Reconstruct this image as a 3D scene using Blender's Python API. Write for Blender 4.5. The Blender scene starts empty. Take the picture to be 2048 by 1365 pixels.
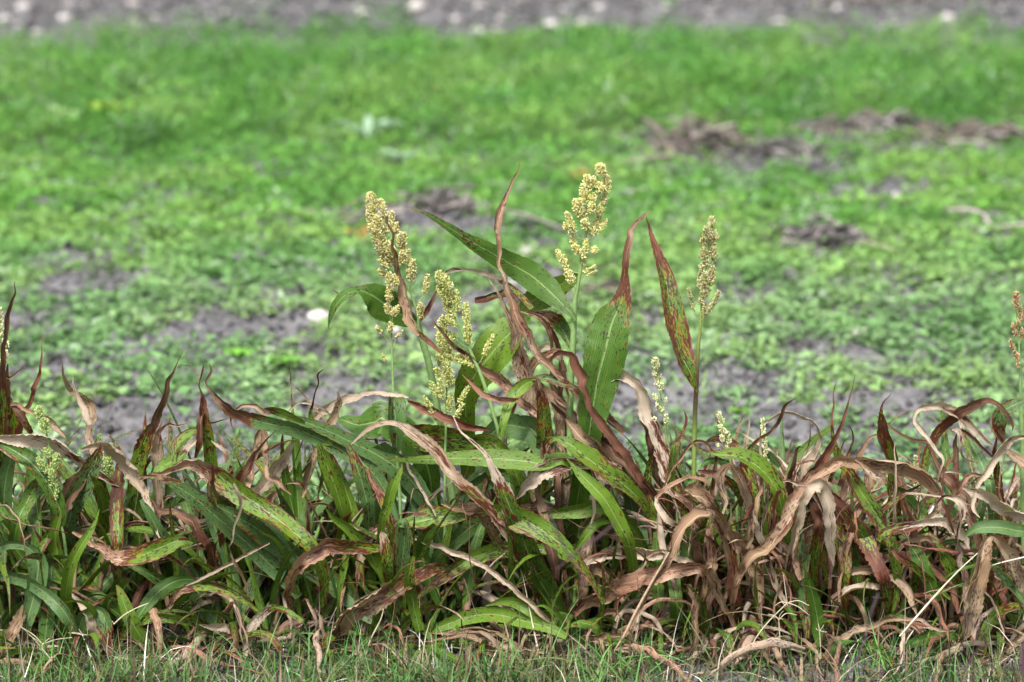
import bpy, math, random
import numpy as np
from mathutils import Vector, noise as mnoise

R = math.radians
rng = np.random.default_rng(7)
random.seed(7)
scene = bpy.context.scene

# ------------------------------------------------------------------ camera
PITCH = R(10.3); CAMY = -6.0; CAMH = 1.70; LENS = 107.0
cam_d = bpy.data.cameras.new("camera"); cam = bpy.data.objects.new("camera", cam_d)
scene.collection.objects.link(cam); scene.camera = cam
cam.location = (0, CAMY, CAMH); cam.rotation_euler = (math.pi/2 - PITCH, 0, 0)
cam_d.lens = LENS; cam_d.sensor_width = 36; cam_d.clip_start = 0.1; cam_d.clip_end = 2000
cam_d.dof.use_dof = True; cam_d.dof.focus_distance = 6.0; cam_d.dof.aperture_fstop = 3.3

# ------------------------------------------------------------------ sky, sun, exposure (overcast)
w = bpy.data.worlds.new("World"); scene.world = w; w.use_nodes = True
nt = w.node_tree; bg = nt.nodes['Background']
sky = nt.nodes.new('ShaderNodeTexSky'); sky.sky_type = 'NISHITA'; sky.sun_disc = False
sky.sun_elevation = R(58); sky.sun_rotation = R(200); sky.air_density = 1.0; sky.dust_density = 4.0; sky.ozone_density = 1.0
hs = nt.nodes.new('ShaderNodeHueSaturation'); hs.inputs['Saturation'].default_value = .35   # cloud cover: nearly neutral sky
nt.links.new(sky.outputs[0], hs.inputs['Color']); nt.links.new(hs.outputs[0], bg.inputs[0]); bg.inputs[1].default_value = 0.075
sun_d = bpy.data.lights.new("sun", 'SUN'); sun = bpy.data.objects.new("sun", sun_d)
scene.collection.objects.link(sun); sun_d.energy = 2.0; sun_d.angle = R(16); sun_d.color = (1, .96, .9)
el, az = R(58), R(200)   # azimuth from +Y clockwise: behind the camera, slightly left
sd = Vector((math.sin(az)*math.cos(el), math.cos(az)*math.cos(el), math.sin(el)))
sun.rotation_euler = sd.to_track_quat('Z', 'Y').to_euler(); sun.location = sd*30
scene.view_settings.view_transform = 'Standard'; scene.view_settings.look = 'None'
scene.view_settings.exposure = 1.72; scene.view_settings.gamma = 1.0
scene.cycles.use_denoising = True
scene.cycles.max_bounces = 8; scene.cycles.transmission_bounces = 4; scene.cycles.diffuse_bounces = 2

# ------------------------------------------------------------------ helpers
col = scene.collection
FPX = LENS/36*2048
FW = np.array([0, math.cos(PITCH), -math.sin(PITCH)]); UP = np.array([0, math.sin(PITCH), math.cos(PITCH)])
CP = np.array([0, CAMY, CAMH])
def at(px, py, Y=0.0):                       # photo pixel -> point on the vertical plane y = Y
    d = FW + np.array([1., 0, 0])*(px-1024)/FPX + UP*(682.5-py)/FPX
    return CP + d*((Y-CAMY)/d[1])
def ground_at(px, py):
    d = FW + np.array([1., 0, 0])*(px-1024)/FPX + UP*(682.5-py)/FPX
    return CP + d*(CAMH/-d[2])
def mpp(Y): return (Y-CAMY)/math.cos(PITCH)/FPX     # metres per photo pixel near plane Y

def tag(o, label=None, cat=None, group=None, kind=None):
    if label: o['label'] = label
    if cat: o['category'] = cat
    if group: o['group'] = group
    if kind: o['kind'] = kind
    return o
def empty(name, loc, label, cat, group=None):
    o = bpy.data.objects.new(name, None); col.objects.link(o); o.location = loc; o.empty_display_size = .05
    return tag(o, label, cat, group)
class MB:
    """collects vertices, faces and per-vertex attributes; builds one mesh object"""
    def __init__(s): s.v = []; s.f4 = []; s.f3 = []; s.n = 0; s.at = {}
    def add(s, v, f4=None, f3=None, **at_):
        v = np.asarray(v, float)
        if f4 is not None and len(f4): s.f4.append(np.asarray(f4, int)+s.n)
        if f3 is not None and len(f3): s.f3.append(np.asarray(f3, int)+s.n)
        s.v.append(v); s.n += len(v)
        for k, a in at_.items(): s.at.setdefault(k, []).append(np.asarray(a, float).reshape(len(v), -1))
    def build(s, name, mat, parent=None, smooth=True):
        v = np.concatenate(s.v)
        q = parent
        while q is not None: v = v - np.array(q.location); q = q.parent
        f4 = np.concatenate(s.f4) if s.f4 else np.zeros((0, 4), int)
        f3 = np.concatenate(s.f3) if s.f3 else np.zeros((0, 3), int)
        me = bpy.data.meshes.new(name)
        me.vertices.add(len(v)); me.vertices.foreach_set('co', v.astype(np.float32).ravel())
        me.loops.add(f4.size+f3.size); me.loops.foreach_set('vertex_index', np.concatenate([f4.ravel(), f3.ravel()]).astype(np.int32))
        me.polygons.add(len(f4)+len(f3))
        st = np.concatenate([np.arange(len(f4))*4, len(f4)*4+np.arange(len(f3))*3])
        me.polygons.foreach_set('loop_start', st.astype(np.int32))
        if smooth: me.polygons.foreach_set('use_smooth', np.ones(len(f4)+len(f3), bool))
        me.update(calc_edges=True); me.validate()
        for k, a in s.at.items():
            a = np.concatenate(a)
            if a.shape[1] == 4:
                t = me.attributes.new(k, 'FLOAT_COLOR', 'POINT'); t.data.foreach_set('color', a.astype(np.float32).ravel())
            else:
                t = me.attributes.new(k, 'FLOAT_VECTOR', 'POINT'); t.data.foreach_set('vector', a.astype(np.float32).ravel())
        me.materials.append(mat)
        o = bpy.data.objects.new(name, me); col.objects.link(o)
        if parent is not None: o.parent = parent
        return o
def nrm(a): return a/np.maximum(np.linalg.norm(a, axis=-1, keepdims=True), 1e-9)
def catmull(P, n):
    P = np.asarray(P, float); m = len(P)
    if m == 2: return P[0]+(P[1]-P[0])*np.linspace(0, 1, n)[:, None]
    Q = np.vstack([2*P[0]-P[1], P, 2*P[-1]-P[-2]])
    seg = np.linalg.norm(np.diff(P[:, :3], axis=0), axis=1); cum = np.concatenate([[0], np.cumsum(seg)])
    s = np.linspace(0, cum[-1], n); i = np.clip(np.searchsorted(cum, s, 'right')-1, 0, m-2)
    t = ((s-cum[i])/np.maximum(seg[i], 1e-9))[:, None]
    a, b, c, d = Q[i], Q[i+1], Q[i+2], Q[i+3]
    return .5*((2*b)+(-a+c)*t+(2*a-5*b+4*c-d)*t*t+(-a+3*b-3*c+d)*t**3)
def smooth_noise(n, k, amp, r=rng):
    xs = np.linspace(0, 1, max(k, 2)); y = r.uniform(-1, 1, len(xs))*amp
    t = np.linspace(0, 1, n); i = np.clip((t*(len(xs)-1)).astype(int), 0, len(xs)-2); f = t*(len(xs)-1)-i; f = f*f*(3-2*f)
    return y[i]*(1-f)+y[i+1]*f
def sstep(a, b, x): t = np.clip((x-a)/(b-a), 0, 1); return t*t*(3-2*t)
def tube(mb, P, rad, sides=6, **at_):
    P = np.asarray(P, float); n = len(P); rad = np.broadcast_to(rad, n)
    T = nrm(np.gradient(P, axis=0)); ref = np.array([.03, 1., .05])
    A = nrm(np.cross(T, ref)); B = np.cross(T, A)
    th = np.arange(sides)/sides*2*math.pi
    V = P[:, None]+rad[:, None, None]*(A[:, None]*np.cos(th)[None, :, None]+B[:, None]*np.sin(th)[None, :, None])
    idx = np.arange(n*sides).reshape(n, sides)
    a = idx[:-1]; b = np.roll(a, -1, 1); c = idx[1:]; d = np.roll(c, -1, 1)
    f = np.stack([a, b, d, c], -1).reshape(-1, 4)
    kw = {}
    for k, v in at_.items():
        v = np.asarray(v, float)
        kw[k] = np.repeat(v, sides, 0) if v.ndim == 2 else np.tile(v, (n*sides, 1))
    mb.add(V.reshape(-1, 3), f, **kw)

# value noise on numpy arrays, for placing things on the field
_tab = np.random.default_rng(3).random((256, 256))
def vnoise(x, y):
    xi = np.floor(x).astype(int); yi = np.floor(y).astype(int); fx = x-xi; fy = y-yi
    fx = fx*fx*(3-2*fx); fy = fy*fy*(3-2*fy)
    g = lambda i, j: _tab[i & 255, j & 255]
    return (g(xi, yi)*(1-fx)+g(xi+1, yi)*fx)*(1-fy)+(g(xi, yi+1)*(1-fx)+g(xi+1, yi+1)*fx)*fy
def fbm(x, y, o=4):
    s = 0; a = .5
    for k in range(o): s = s+a*vnoise(x*2**k+17.3*k, y*2**k+5.1*k); a *= .5
    return s/(1-.5**o)

# ------------------------------------------------------------------ materials
class NT:
    def __init__(s, name):
        s.m = bpy.data.materials.new(name); s.m.use_nodes = True; s.t = s.m.node_tree; s.t.nodes.clear()
    def n(s, typ, **kw):
        d = s.t.nodes.new(typ)
        for k, v in kw.items(): setattr(d, k, v)
        return d
    def lk(s, a, b): s.t.links.new(a, b)
    def put(s, sock, v):
        if hasattr(v, 'links') or isinstance(v, bpy.types.NodeSocket): s.lk(v, sock)
        else: sock.default_value = v
    def math(s, op, a, b=0., c=None, clamp=False):
        d = s.n('ShaderNodeMath', operation=op, use_clamp=clamp); s.put(d.inputs[0], a); s.put(d.inputs[1], b)
        if c is not None: s.put(d.inputs[2], c)
        return d.outputs[0]
    def ss(s, x, a, b):
        d = s.n('ShaderNodeMapRange', interpolation_type='SMOOTHSTEP'); s.put(d.inputs[0], x); s.put(d.inputs[1], a); s.put(d.inputs[2], b)
        return d.outputs[0]
    def mix(s, f, a, b, mode='MIX'):
        d = s.n('ShaderNodeMix', data_type='RGBA', blend_type=mode); s.put(d.inputs[0], f)
        s.put(d.inputs[6], a if not isinstance(a, tuple) else (*a, 1)); s.put(d.inputs[7], b if not isinstance(b, tuple) else (*b, 1))
        return d.outputs[2]
    def noise(s, vec, scale=1., detail=2., rough=.5):
        d = s.n('ShaderNodeTexNoise'); s.put(d.inputs['Vector'], vec); d.inputs['Scale'].default_value = scale
        d.inputs['Detail'].default_value = detail; d.inputs['Roughness'].default_value = rough
        return d.outputs['Fac']
    def ramp(s, f, stops):
        d = s.n('ShaderNodeValToRGB'); s.put(d.inputs[0], f); e = d.color_ramp.elements
        while len(e) > 1: e.remove(e[-1])
        e[0].position = stops[0][0]; e[0].color = (*stops[0][1], 1)
        for p, c in stops[1:]: q = e.new(p); q.color = (*c, 1)
        return d.outputs[0]
    def out(s, sh):
        o = s.n('ShaderNodeOutputMaterial'); s.lk(sh, o.inputs[0]); return s.m

def leaf_material():
    m = NT('sorghum_leaf')
    a = m.n('ShaderNodeAttribute', attribute_name='lc'); sx = m.n('ShaderNodeSeparateXYZ'); m.lk(a.outputs['Vector'], sx.inputs[0])
    u, v, uw = sx.outputs
    p = m.n('ShaderNodeAttribute', attribute_name='pa'); sp = m.n('ShaderNodeSeparateColor'); m.lk(p.outputs['Color'], sp.inputs[0])
    dry, tone, grn = sp.outputs; seed = p.outputs['Alpha']
    sd = m.math('MULTIPLY', seed, 40.)
    def vec(a_, b_):
        c = m.n('ShaderNodeCombineXYZ'); m.put(c.inputs[0], m.math('MULTIPLY', uw, a_)); m.put(c.inputs[1], m.math('MULTIPLY', v, b_)); m.put(c.inputs[2], sd)
        return c.outputs[0]
    low = m.noise(vec(38., 11.), detail=2.)
    fine = m.noise(vec(330., 42.), detail=2., rough=.6)
    spotn = m.noise(vec(400., 120.), detail=2.)
    spot2 = m.noise(vec(120., 38.), detail=1.)
    streak = m.noise(vec(420., 9.), detail=4., rough=.65)
    au = m.math('ABSOLUTE', u)
    edge = m.math('POWER', au, 3.)
    f = m.math('ADD', dry, m.math('MULTIPLY', m.math('SUBTRACT', low, .5), 1.15))
    f = m.math('ADD', f, m.math('MULTIPLY', edge, .30))
    f2 = m.math('ADD', f, m.math('MULTIPLY', m.math('SUBTRACT', fine, .5), .75))
    # green
    g = m.ramp(grn, [(0., (.105, .190, .012)), (.5, (.042, .112, .011)), (1., (.072, .142, .048))])
    g = m.mix(m.math('MULTIPLY', m.math('SUBTRACT', streak, .35, clamp=True), .6), g, m.mix(.4, g, (.15, .24, .05)))
    ve = m.math('SINE', m.math('MULTIPLY', u, 62.))
    g = m.mix(m.math('MULTIPLY', m.ss(ve, .2, 1.), .18), g, (.13, .22, .05))
    midr = m.ss(au, .075, .03)
    # spots on green
    clus = m.noise(vec(60., 16.), detail=1.)
    thr = m.math('SUBTRACT', m.math('SUBTRACT', .815, m.math('MULTIPLY', dry, .20)), m.math('MULTIPLY', clus, .36))
    sp1 = m.ss(spotn, thr, m.math('ADD', thr, .05))
    thr2 = m.math('SUBTRACT', .74, m.math('MULTIPLY', dry, .2))
    halo = m.ss(spot2, m.math('SUBTRACT', thr2, .06), thr2)
    sp2 = m.ss(spot2, thr2, m.math('ADD', thr2, .03))
    yel = (.34, .22, .015); rust = (.085, .022, .012); dk = (.030, .014, .012)
    c = g
    c = m.mix(m.math('MULTIPLY', midr, .65), c, (.24, .34, .12))
    c = m.mix(m.math('MULTIPLY', halo, .25), c, yel)
    yl = m.ss(f2, .57, .68)
    c = m.mix(m.math('MULTIPLY', yl, .85), c, yel)
    c = m.mix(sp2, c, rust)
    c = m.mix(m.math('MULTIPLY', sp1, .9), c, dk)
    # dry tissue
    dcol = m.ramp(tone, [(0., (.520, .440, .345)), (.33, (.290, .200, .115)), (.66, (.375, .225, .150)), (1., (.100, .040, .018))])
    st = m.ss(streak, .3, .7)
    dcol = m.mix(m.math('MULTIPLY', st, .62), dcol, m.mix(.74, dcol, (.085, .034, .014)))
    pal = m.noise(vec(30., 6.5), detail=2.)
    dcol = m.mix(m.math('MULTIPLY', m.ss(pal, .52, .70), .6), dcol, (.60, .50, .37))
    big = m.noise(vec(25., 7.), detail=3.)
    dcol = m.mix(m.math('MULTIPLY', m.ss(big, .45, .75), .6), dcol, m.mix(.7, dcol, (.20, .075, .030)))
    dcol = m.mix(m.math('MULTIPLY', midr, .35), dcol, (.62, .52, .36))
    dcol = m.mix(m.math('MULTIPLY', m.math('MULTIPLY', m.ss(spotn, .53, .61), m.ss(clus, .40, .56)), .85), dcol, (.045, .024, .020))
    v1 = m.math('FRACT', m.math('MULTIPLY', seed, 7.31)); v2 = m.math('FRACT', m.math('MULTIPLY', seed, 23.7))
    dcol = m.mix(m.math('MULTIPLY', m.ss(v1, .62, .80), .55), dcol, (.24, .062, .040))        # some leaves dried maroon
    dcol = m.mix(m.math('MULTIPLY', m.ss(v2, .70, .95), .55), dcol, (.50, .42, .33))          # some bleached
    dcol = m.mix(m.math('MULTIPLY', m.ss(v2, .35, .05), .50), dcol, (.10, .055, .032))        # some dark
    rm = m.ss(f2, .62, .70); dm = m.ss(f2, .76, .90)
    c = m.mix(rm, c, rust)
    c = m.mix(dm, c, dcol)
    b = m.n('ShaderNodeBump'); b.inputs['Strength'].default_value = .6; b.inputs['Distance'].default_value = .0018
    hgt = m.math('ADD', streak, m.math('MULTIPLY', ve, .12)); m.lk(hgt, b.inputs['Height'])
    bs = m.n('ShaderNodeBsdfPrincipled'); m.lk(c, bs.inputs['Base Color'])
    m.put(bs.inputs['Roughness'], m.math('ADD', .42, m.math('MULTIPLY', dm, .3))); bs.inputs['Specular IOR Level'].default_value = .33
    m.lk(b.outputs[0], bs.inputs['Normal'])
    tr = m.n('ShaderNodeBsdfTranslucent'); m.lk(m.mix(1., c, (1.0, 1.0, .55), 'MULTIPLY'), tr.inputs[0])
    mx = m.n('ShaderNodeMixShader'); mx.inputs[0].default_value = .19; m.lk(bs.outputs[0], mx.inputs[1]); m.lk(tr.outputs[0], mx.inputs[2])
    return m.out(mx.outputs[0])
def vcol_material(name, rough=.6, trans=.2, spec=.3, nscale=0., namt=0.):
    m = NT(name)
    a = m.n('ShaderNodeAttribute', attribute_name='vc'); c = a.outputs['Color']
    if nscale:
        tc = m.n('ShaderNodeTexCoord'); nz = m.noise(tc.outputs['Object'], nscale, 3., .6)
        c = m.mix(m.math('MULTIPLY', m.ss(nz, .35, .7), namt), c, m.mix(.7, c, (.03, .025, .02)))
    bs = m.n('ShaderNodeBsdfPrincipled'); m.lk(c, bs.inputs['Base Color']); bs.inputs['Roughness'].default_value = rough
    bs.inputs['Specular IOR Level'].default_value = spec
    if not trans: return m.out(bs.outputs[0])
    tr = m.n('ShaderNodeBsdfTranslucent'); m.lk(c, tr.inputs[0])
    mx = m.n('ShaderNodeMixShader'); mx.inputs[0].default_value = trans; m.lk(bs.outputs[0], mx.inputs[1]); m.lk(tr.outputs[0], mx.inputs[2])
    return m.out(mx.outputs[0])
def soil_material():
    m = NT('dark_soil'); tc = m.n('ShaderNodeTexCoord'); o = tc.outputs['Object']
    n1 = m.noise(o, 2.2, 4.); n2 = m.noise(o, 22., 5., .65); n3 = m.noise(o, 140., 3., .6)
    c = m.mix(m.ss(n1, .35, .7), (.052, .051, .055), (.132, .129, .137))
    c = m.mix(m.math('MULTIPLY', m.ss(n2, .4, .65), .7), c, (.205, .200, .208))
    c = m.mix(m.math('MULTIPLY', m.ss(n2, .45, .3), .7), c, (.026, .024, .026))
    c = m.mix(m.math('MULTIPLY', m.ss(n3, .6, .72), .5), c, (.36, .33, .30))
    b = m.n('ShaderNodeBump'); b.inputs['Strength'].default_value = .9; b.inputs['Distance'].default_value = .02
    m.lk(m.math('ADD', n2, m.math('MULTIPLY', n3, .3)), b.inputs['Height'])
    bs = m.n('ShaderNodeBsdfPrincipled'); m.lk(c, bs.inputs['Base Color']); bs.inputs['Roughness'].default_value = .9
    bs.inputs['Specular IOR Level'].default_value = .2; m.lk(b.outputs[0], bs.inputs['Normal'])
    return m.out(bs.outputs[0])
def stone_material():
    m = NT('pale_stone'); tc = m.n('ShaderNodeTexCoord'); o = tc.outputs['Object']
    n1 = m.noise(o, 18., 4.); n2 = m.noise(o, 90., 3.)
    oi = m.n('ShaderNodeObjectInfo'); c = m.mix(m.ss(n1, .35, .7), (.56, .53, .51), (.34, .32, .31)); c = m.mix(m.math('MULTIPLY', oi.outputs['Random'], .4), c, (.24, .225, .22)); c = m.mix(m.math('MULTIPLY', m.ss(n2, .6, .75), .5), c, (.2, .18, .17))
    b = m.n('ShaderNodeBump'); b.inputs['Strength'].default_value = .5; b.inputs['Distance'].default_value = .004; m.lk(n2, b.inputs['Height'])
    bs = m.n('ShaderNodeBsdfPrincipled'); m.lk(c, bs.inputs['Base Color']); bs.inputs['Roughness'].default_value = .85; m.lk(b.outputs[0], bs.inputs['Normal'])
    return m.out(bs.outputs[0])
M_LEAF = leaf_material()
M_STEM = vcol_material('sorghum_stem', .5, 0, .35, 160., .35)
M_SEED = vcol_material('sorghum_seed', .7, .18, .25)
M_WEED = vcol_material('weed_leaf', .62, .28, .2)
M_GRASS = vcol_material('grass_blade', .6, .25, .25)
M_STRAW = vcol_material('dry_straw', .8, .1, .2, 120., .5)
M_CLOD = vcol_material('soil_clod', .95, 0, .1, 70., .6)
M_SOIL = soil_material(); M_STONE = stone_material()

# ------------------------------------------------------------------ ground
SOIL_PATCHES = [(480, 665, 150, 26), (190, 575, 140, 30), (60, 655, 110, 22), (140, 520, 110, 14), (300, 468, 50, 10), (310, 690, 80, 16), (235, 490, 60, 10),
    (700, 800, 110, 26), (640, 720, 60, 14), (900, 455, 200, 28), (1080, 480, 120, 24), (1060, 590, 110, 36), (880, 620, 60, 24), (960, 790, 60, 30), (1290, 800, 90, 34), (1470, 770, 110, 26),
    (1430, 690, 60, 22), (1760, 810, 130, 22), (1620, 700, 60, 14), (1870, 690, 60, 14), (1840, 640, 50, 10), (1500, 330, 190, 24), (1810, 285, 240, 26), (1340, 300, 90, 30), (1500, 365, 60, 16), (1650, 495, 90, 26),
    (1790, 385, 60, 14), (1650, 392, 40, 8), (1300, 640, 60, 20), (1500, 600, 60, 16), (120, 750, 90, 18), (220, 830, 90, 18), (420, 830, 80, 20), (560, 600, 60, 12), (1600, 860, 90, 22), (1900, 870, 100, 20), (620, 910, 60, 30), (860, 960, 80, 40), (1150, 960, 80, 40), (1500, 930, 80, 26), (1700, 930, 80, 20)]
def to_px(x, y, z=0.0):
    dx, dy, dz = x-CP[0], y-CP[1], z-CP[2]
    dep = dy*FW[1]+dz*FW[2]; uu = dy*UP[1]+dz*UP[2]
    return 1024+dx/dep*FPX, 682.5-uu/dep*FPX
def cover(x, y):
    """how likely weeds are at a spot of the field: 0 bare soil, 1 closed carpet"""
    px, py = to_px(x, y)
    n = fbm(x*1.9+3, y*1.1+9)*.5+fbm(x*6.+40, y*4.+2)*.5
    base = np.interp(py, [-200, 20, 52, 90, 300, 350, 450, 560, 800, 1000, 1300], [.34, .38, .46, 1.1, 1.1, .98, .90, .76, .74, .70, .45])
    far = np.interp(px, [0, 600, 1300, 2048], [0, -8, 0, 6])
    base = np.where(py+far < 66, .33, base)
    d = np.zeros_like(x)
    for cx, cy, rx, ry in SOIL_PATCHES:
        q = ((px-cx)/(rx*1.15))**2+((py-cy)/(ry*1.25))**2
        d = np.maximum(d, np.clip(1.25-q, 0, 1))
    return base+(n-.5)*2.5-d*.82
def gheight(x, y):
    h = (fbm(x*3., y*3., 3)-.5)*.05+(fbm(x*14.+7, y*14., 3)-.5)*.09
    damp = np.clip((np.abs(y+.1))/.5, .25, 1)
    return h*damp-.004
def axis(lo, hi, step, far):
    a = np.arange(lo, hi, step); g = step*1.25**np.arange(1, 60); g = np.cumsum(g); g = g[g < far]
    return np.concatenate([lo-g[::-1], a, a[-1]+g])
gx = axis(-4.4, 4.4, .035, 400); gy = axis(-1.0, 9.0, .035, 400)
X, Y = np.meshgrid(gx, gy); Z = gheight(X, Y)*np.clip(1-np.maximum(np.abs(X)-60, 0)/60, 0, 1)
mb = MB(); I = np.arange(X.size).reshape(X.shape)
mb.add(np.stack([X, Y, Z], -1).reshape(-1, 3), np.stack([I[:-1, :-1], I[:-1, 1:], I[1:, 1:], I[1:, :-1]], -1).reshape(-1, 4))
tag(mb.build('ground', M_SOIL), kind='structure')
def gz(x, y): return float(gheight(np.array([x]), np.array([y]))[0])
# ------------------------------------------------------------------ leaf ribbons
TONE = {'c': .03, 't': .30, 'p': .62, 'b': .92}; GREEN = {'y': .08, 'g': .45, 'u': .95}
NA = 9
def ribbon(mb, C, W, ref, phi, dry, tone, green, fold=.25, ripple=.05, curl=0., kind=None):
    """C centre line (n,3), W half-width, phi roll along it"""
    n = len(C); T = nrm(np.gradient(C, axis=0))
    S = nrm(np.cross(T, ref)); N = np.cross(S, T)
    for k in range(3): S[1:-1] = (S[:-2]+S[1:-1]*2+S[2:])/4; S = nrm(S-T*(S*T).sum(1, keepdims=True))
    N = np.cross(S, T)
    c, s = np.cos(phi)[:, None], np.sin(phi)[:, None]
    S2 = S*c+N*s; N2 = N*c-S*s
    u = np.linspace(-1, 1, NA); L = np.concatenate([[0], np.cumsum(np.linalg.norm(np.diff(C, axis=0), axis=1))])
    ph1, ph2 = rng.uniform(0, 6.28, 2)
    wave = smooth_noise(n, int(L[-1]*55)+4, 1.); wave2 = smooth_noise(n, int(L[-1]*55)+4, 1.)
    ang = (np.abs(u)*np.sign(u))[None, :]*(curl if np.ndim(curl) else np.full(n, curl))[:, None]
    Wc = W[:, None]
    cu = np.where(np.abs(ang) > 1e-3, np.sin(ang)/np.where(np.abs(ang) > 1e-3, ang, 1), 1)*u[None]
    cn = np.where(np.abs(ang) > 1e-3, (1-np.cos(ang))/np.where(np.abs(ang) > 1e-3, np.abs(ang), 1), 0)*np.abs(u)[None]
    rp = np.where(u[None] > 0, wave[:, None], wave2[:, None])*ripple*np.abs(u)[None]**2.5
    jag = 1+np.where(np.asarray(dry)[:, None] > .6, rng.uniform(-.22, .06, (n, 2)), rng.uniform(-.05, .03, (n, 2))); ue = np.where(u[None] > 0, jag[:, :1], jag[:, 1:])**(np.abs(u)[None]**4*1.)
    lat = cu*ue; nor = cn*.9+fold*(np.abs(u)[None]**1.4)*.6+rp*1.6+.05*np.exp(-(u[None]/.1)**2)*-1
    dm = np.clip((np.asarray(dry)-.7)/.2, 0, 1)[:, None]
    X_ = L[:, None]*26+rng.uniform(0, 90); cr = vnoise(X_+u[None]*0, u[None]*1.6+X_*0+rng.uniform(0, 90))-.5+.5*(vnoise(X_*2.7, u[None]*3+X_*0+40)-.5)
    nor = nor+cr*dm*.30
    kink = np.stack([smooth_noise(n, int(L[-1]*38)+3, .0035) for _ in range(3)], 1)*dm*np.minimum(1, L[-1]/.3)
    C = C+kink
    V = C[:, None]+Wc[..., None]*(lat[..., None]*S2[:, None]+nor[..., None]*N2[:, None])
    lc = np.stack([np.broadcast_to(u, (n, NA)), np.broadcast_to(L[:, None], (n, NA)), u[None]*W[:, None]], -1).reshape(-1, 3)
    for _ in range(200):      # pick a seed whose dry colour (maroon, bleached, dark) is the traced leaf's own
        seed = rng.random(); v1, v2 = seed*7.31 % 1, seed*23.7 % 1
        if kind is None or (kind == 'c' and v2 > .8 and v1 < .6) or (kind == 'b' and v2 < .25) or (kind == 'p' and .25 < v2 < .72 and v1 < .76) or (kind == 't' and .22 < v2 < .8 and v1 < .64): break
    pa = np.zeros((n, NA, 4)); pa[..., 0] = dry[:, None]; pa[..., 1] = np.broadcast_to(tone, n)[:, None]; pa[..., 2] = green; pa[..., 3] = seed
    I = np.arange(n*NA).reshape(n, NA)
    mb.add(V.reshape(-1, 3), np.stack([I[:-1, :-1], I[:-1, 1:], I[1:, 1:], I[1:, :-1]], -1).reshape(-1, 4), lc=lc, pa=pa.reshape(-1, 4))

REG = {'L': (0, 560, .3421), 'M': (0, 900, .3418), 'C': (600, 300, .3421), 'D': (600, 650, .3421), 'E': (600, 900, .3418), 'F': (1200, 560, .4141),
       'G': (1248, 830, .3920), 'H': (1400, 750, .2930), 'I': (1700, 750, .2564), 'J': (1150, 700, .2930), 'K': (250, 700, .2930), 'N': (900, 480, .2930),
       'O': (1500, 1000, .2676), 'Q': (0, 1000, .2676), 'S': (0, 560, .3957), 'T': (1280, 700, .1832), 'U': (1900, 560, .2199),
       'P': (700, 370, .2198), 'B': (820, 520, .2564), 'R': (1090, 310, .2198), 'V': (1100, 300, .2930), 'W': (1350, 420, .1758), 'X': (0, 0, 1.)}
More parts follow.
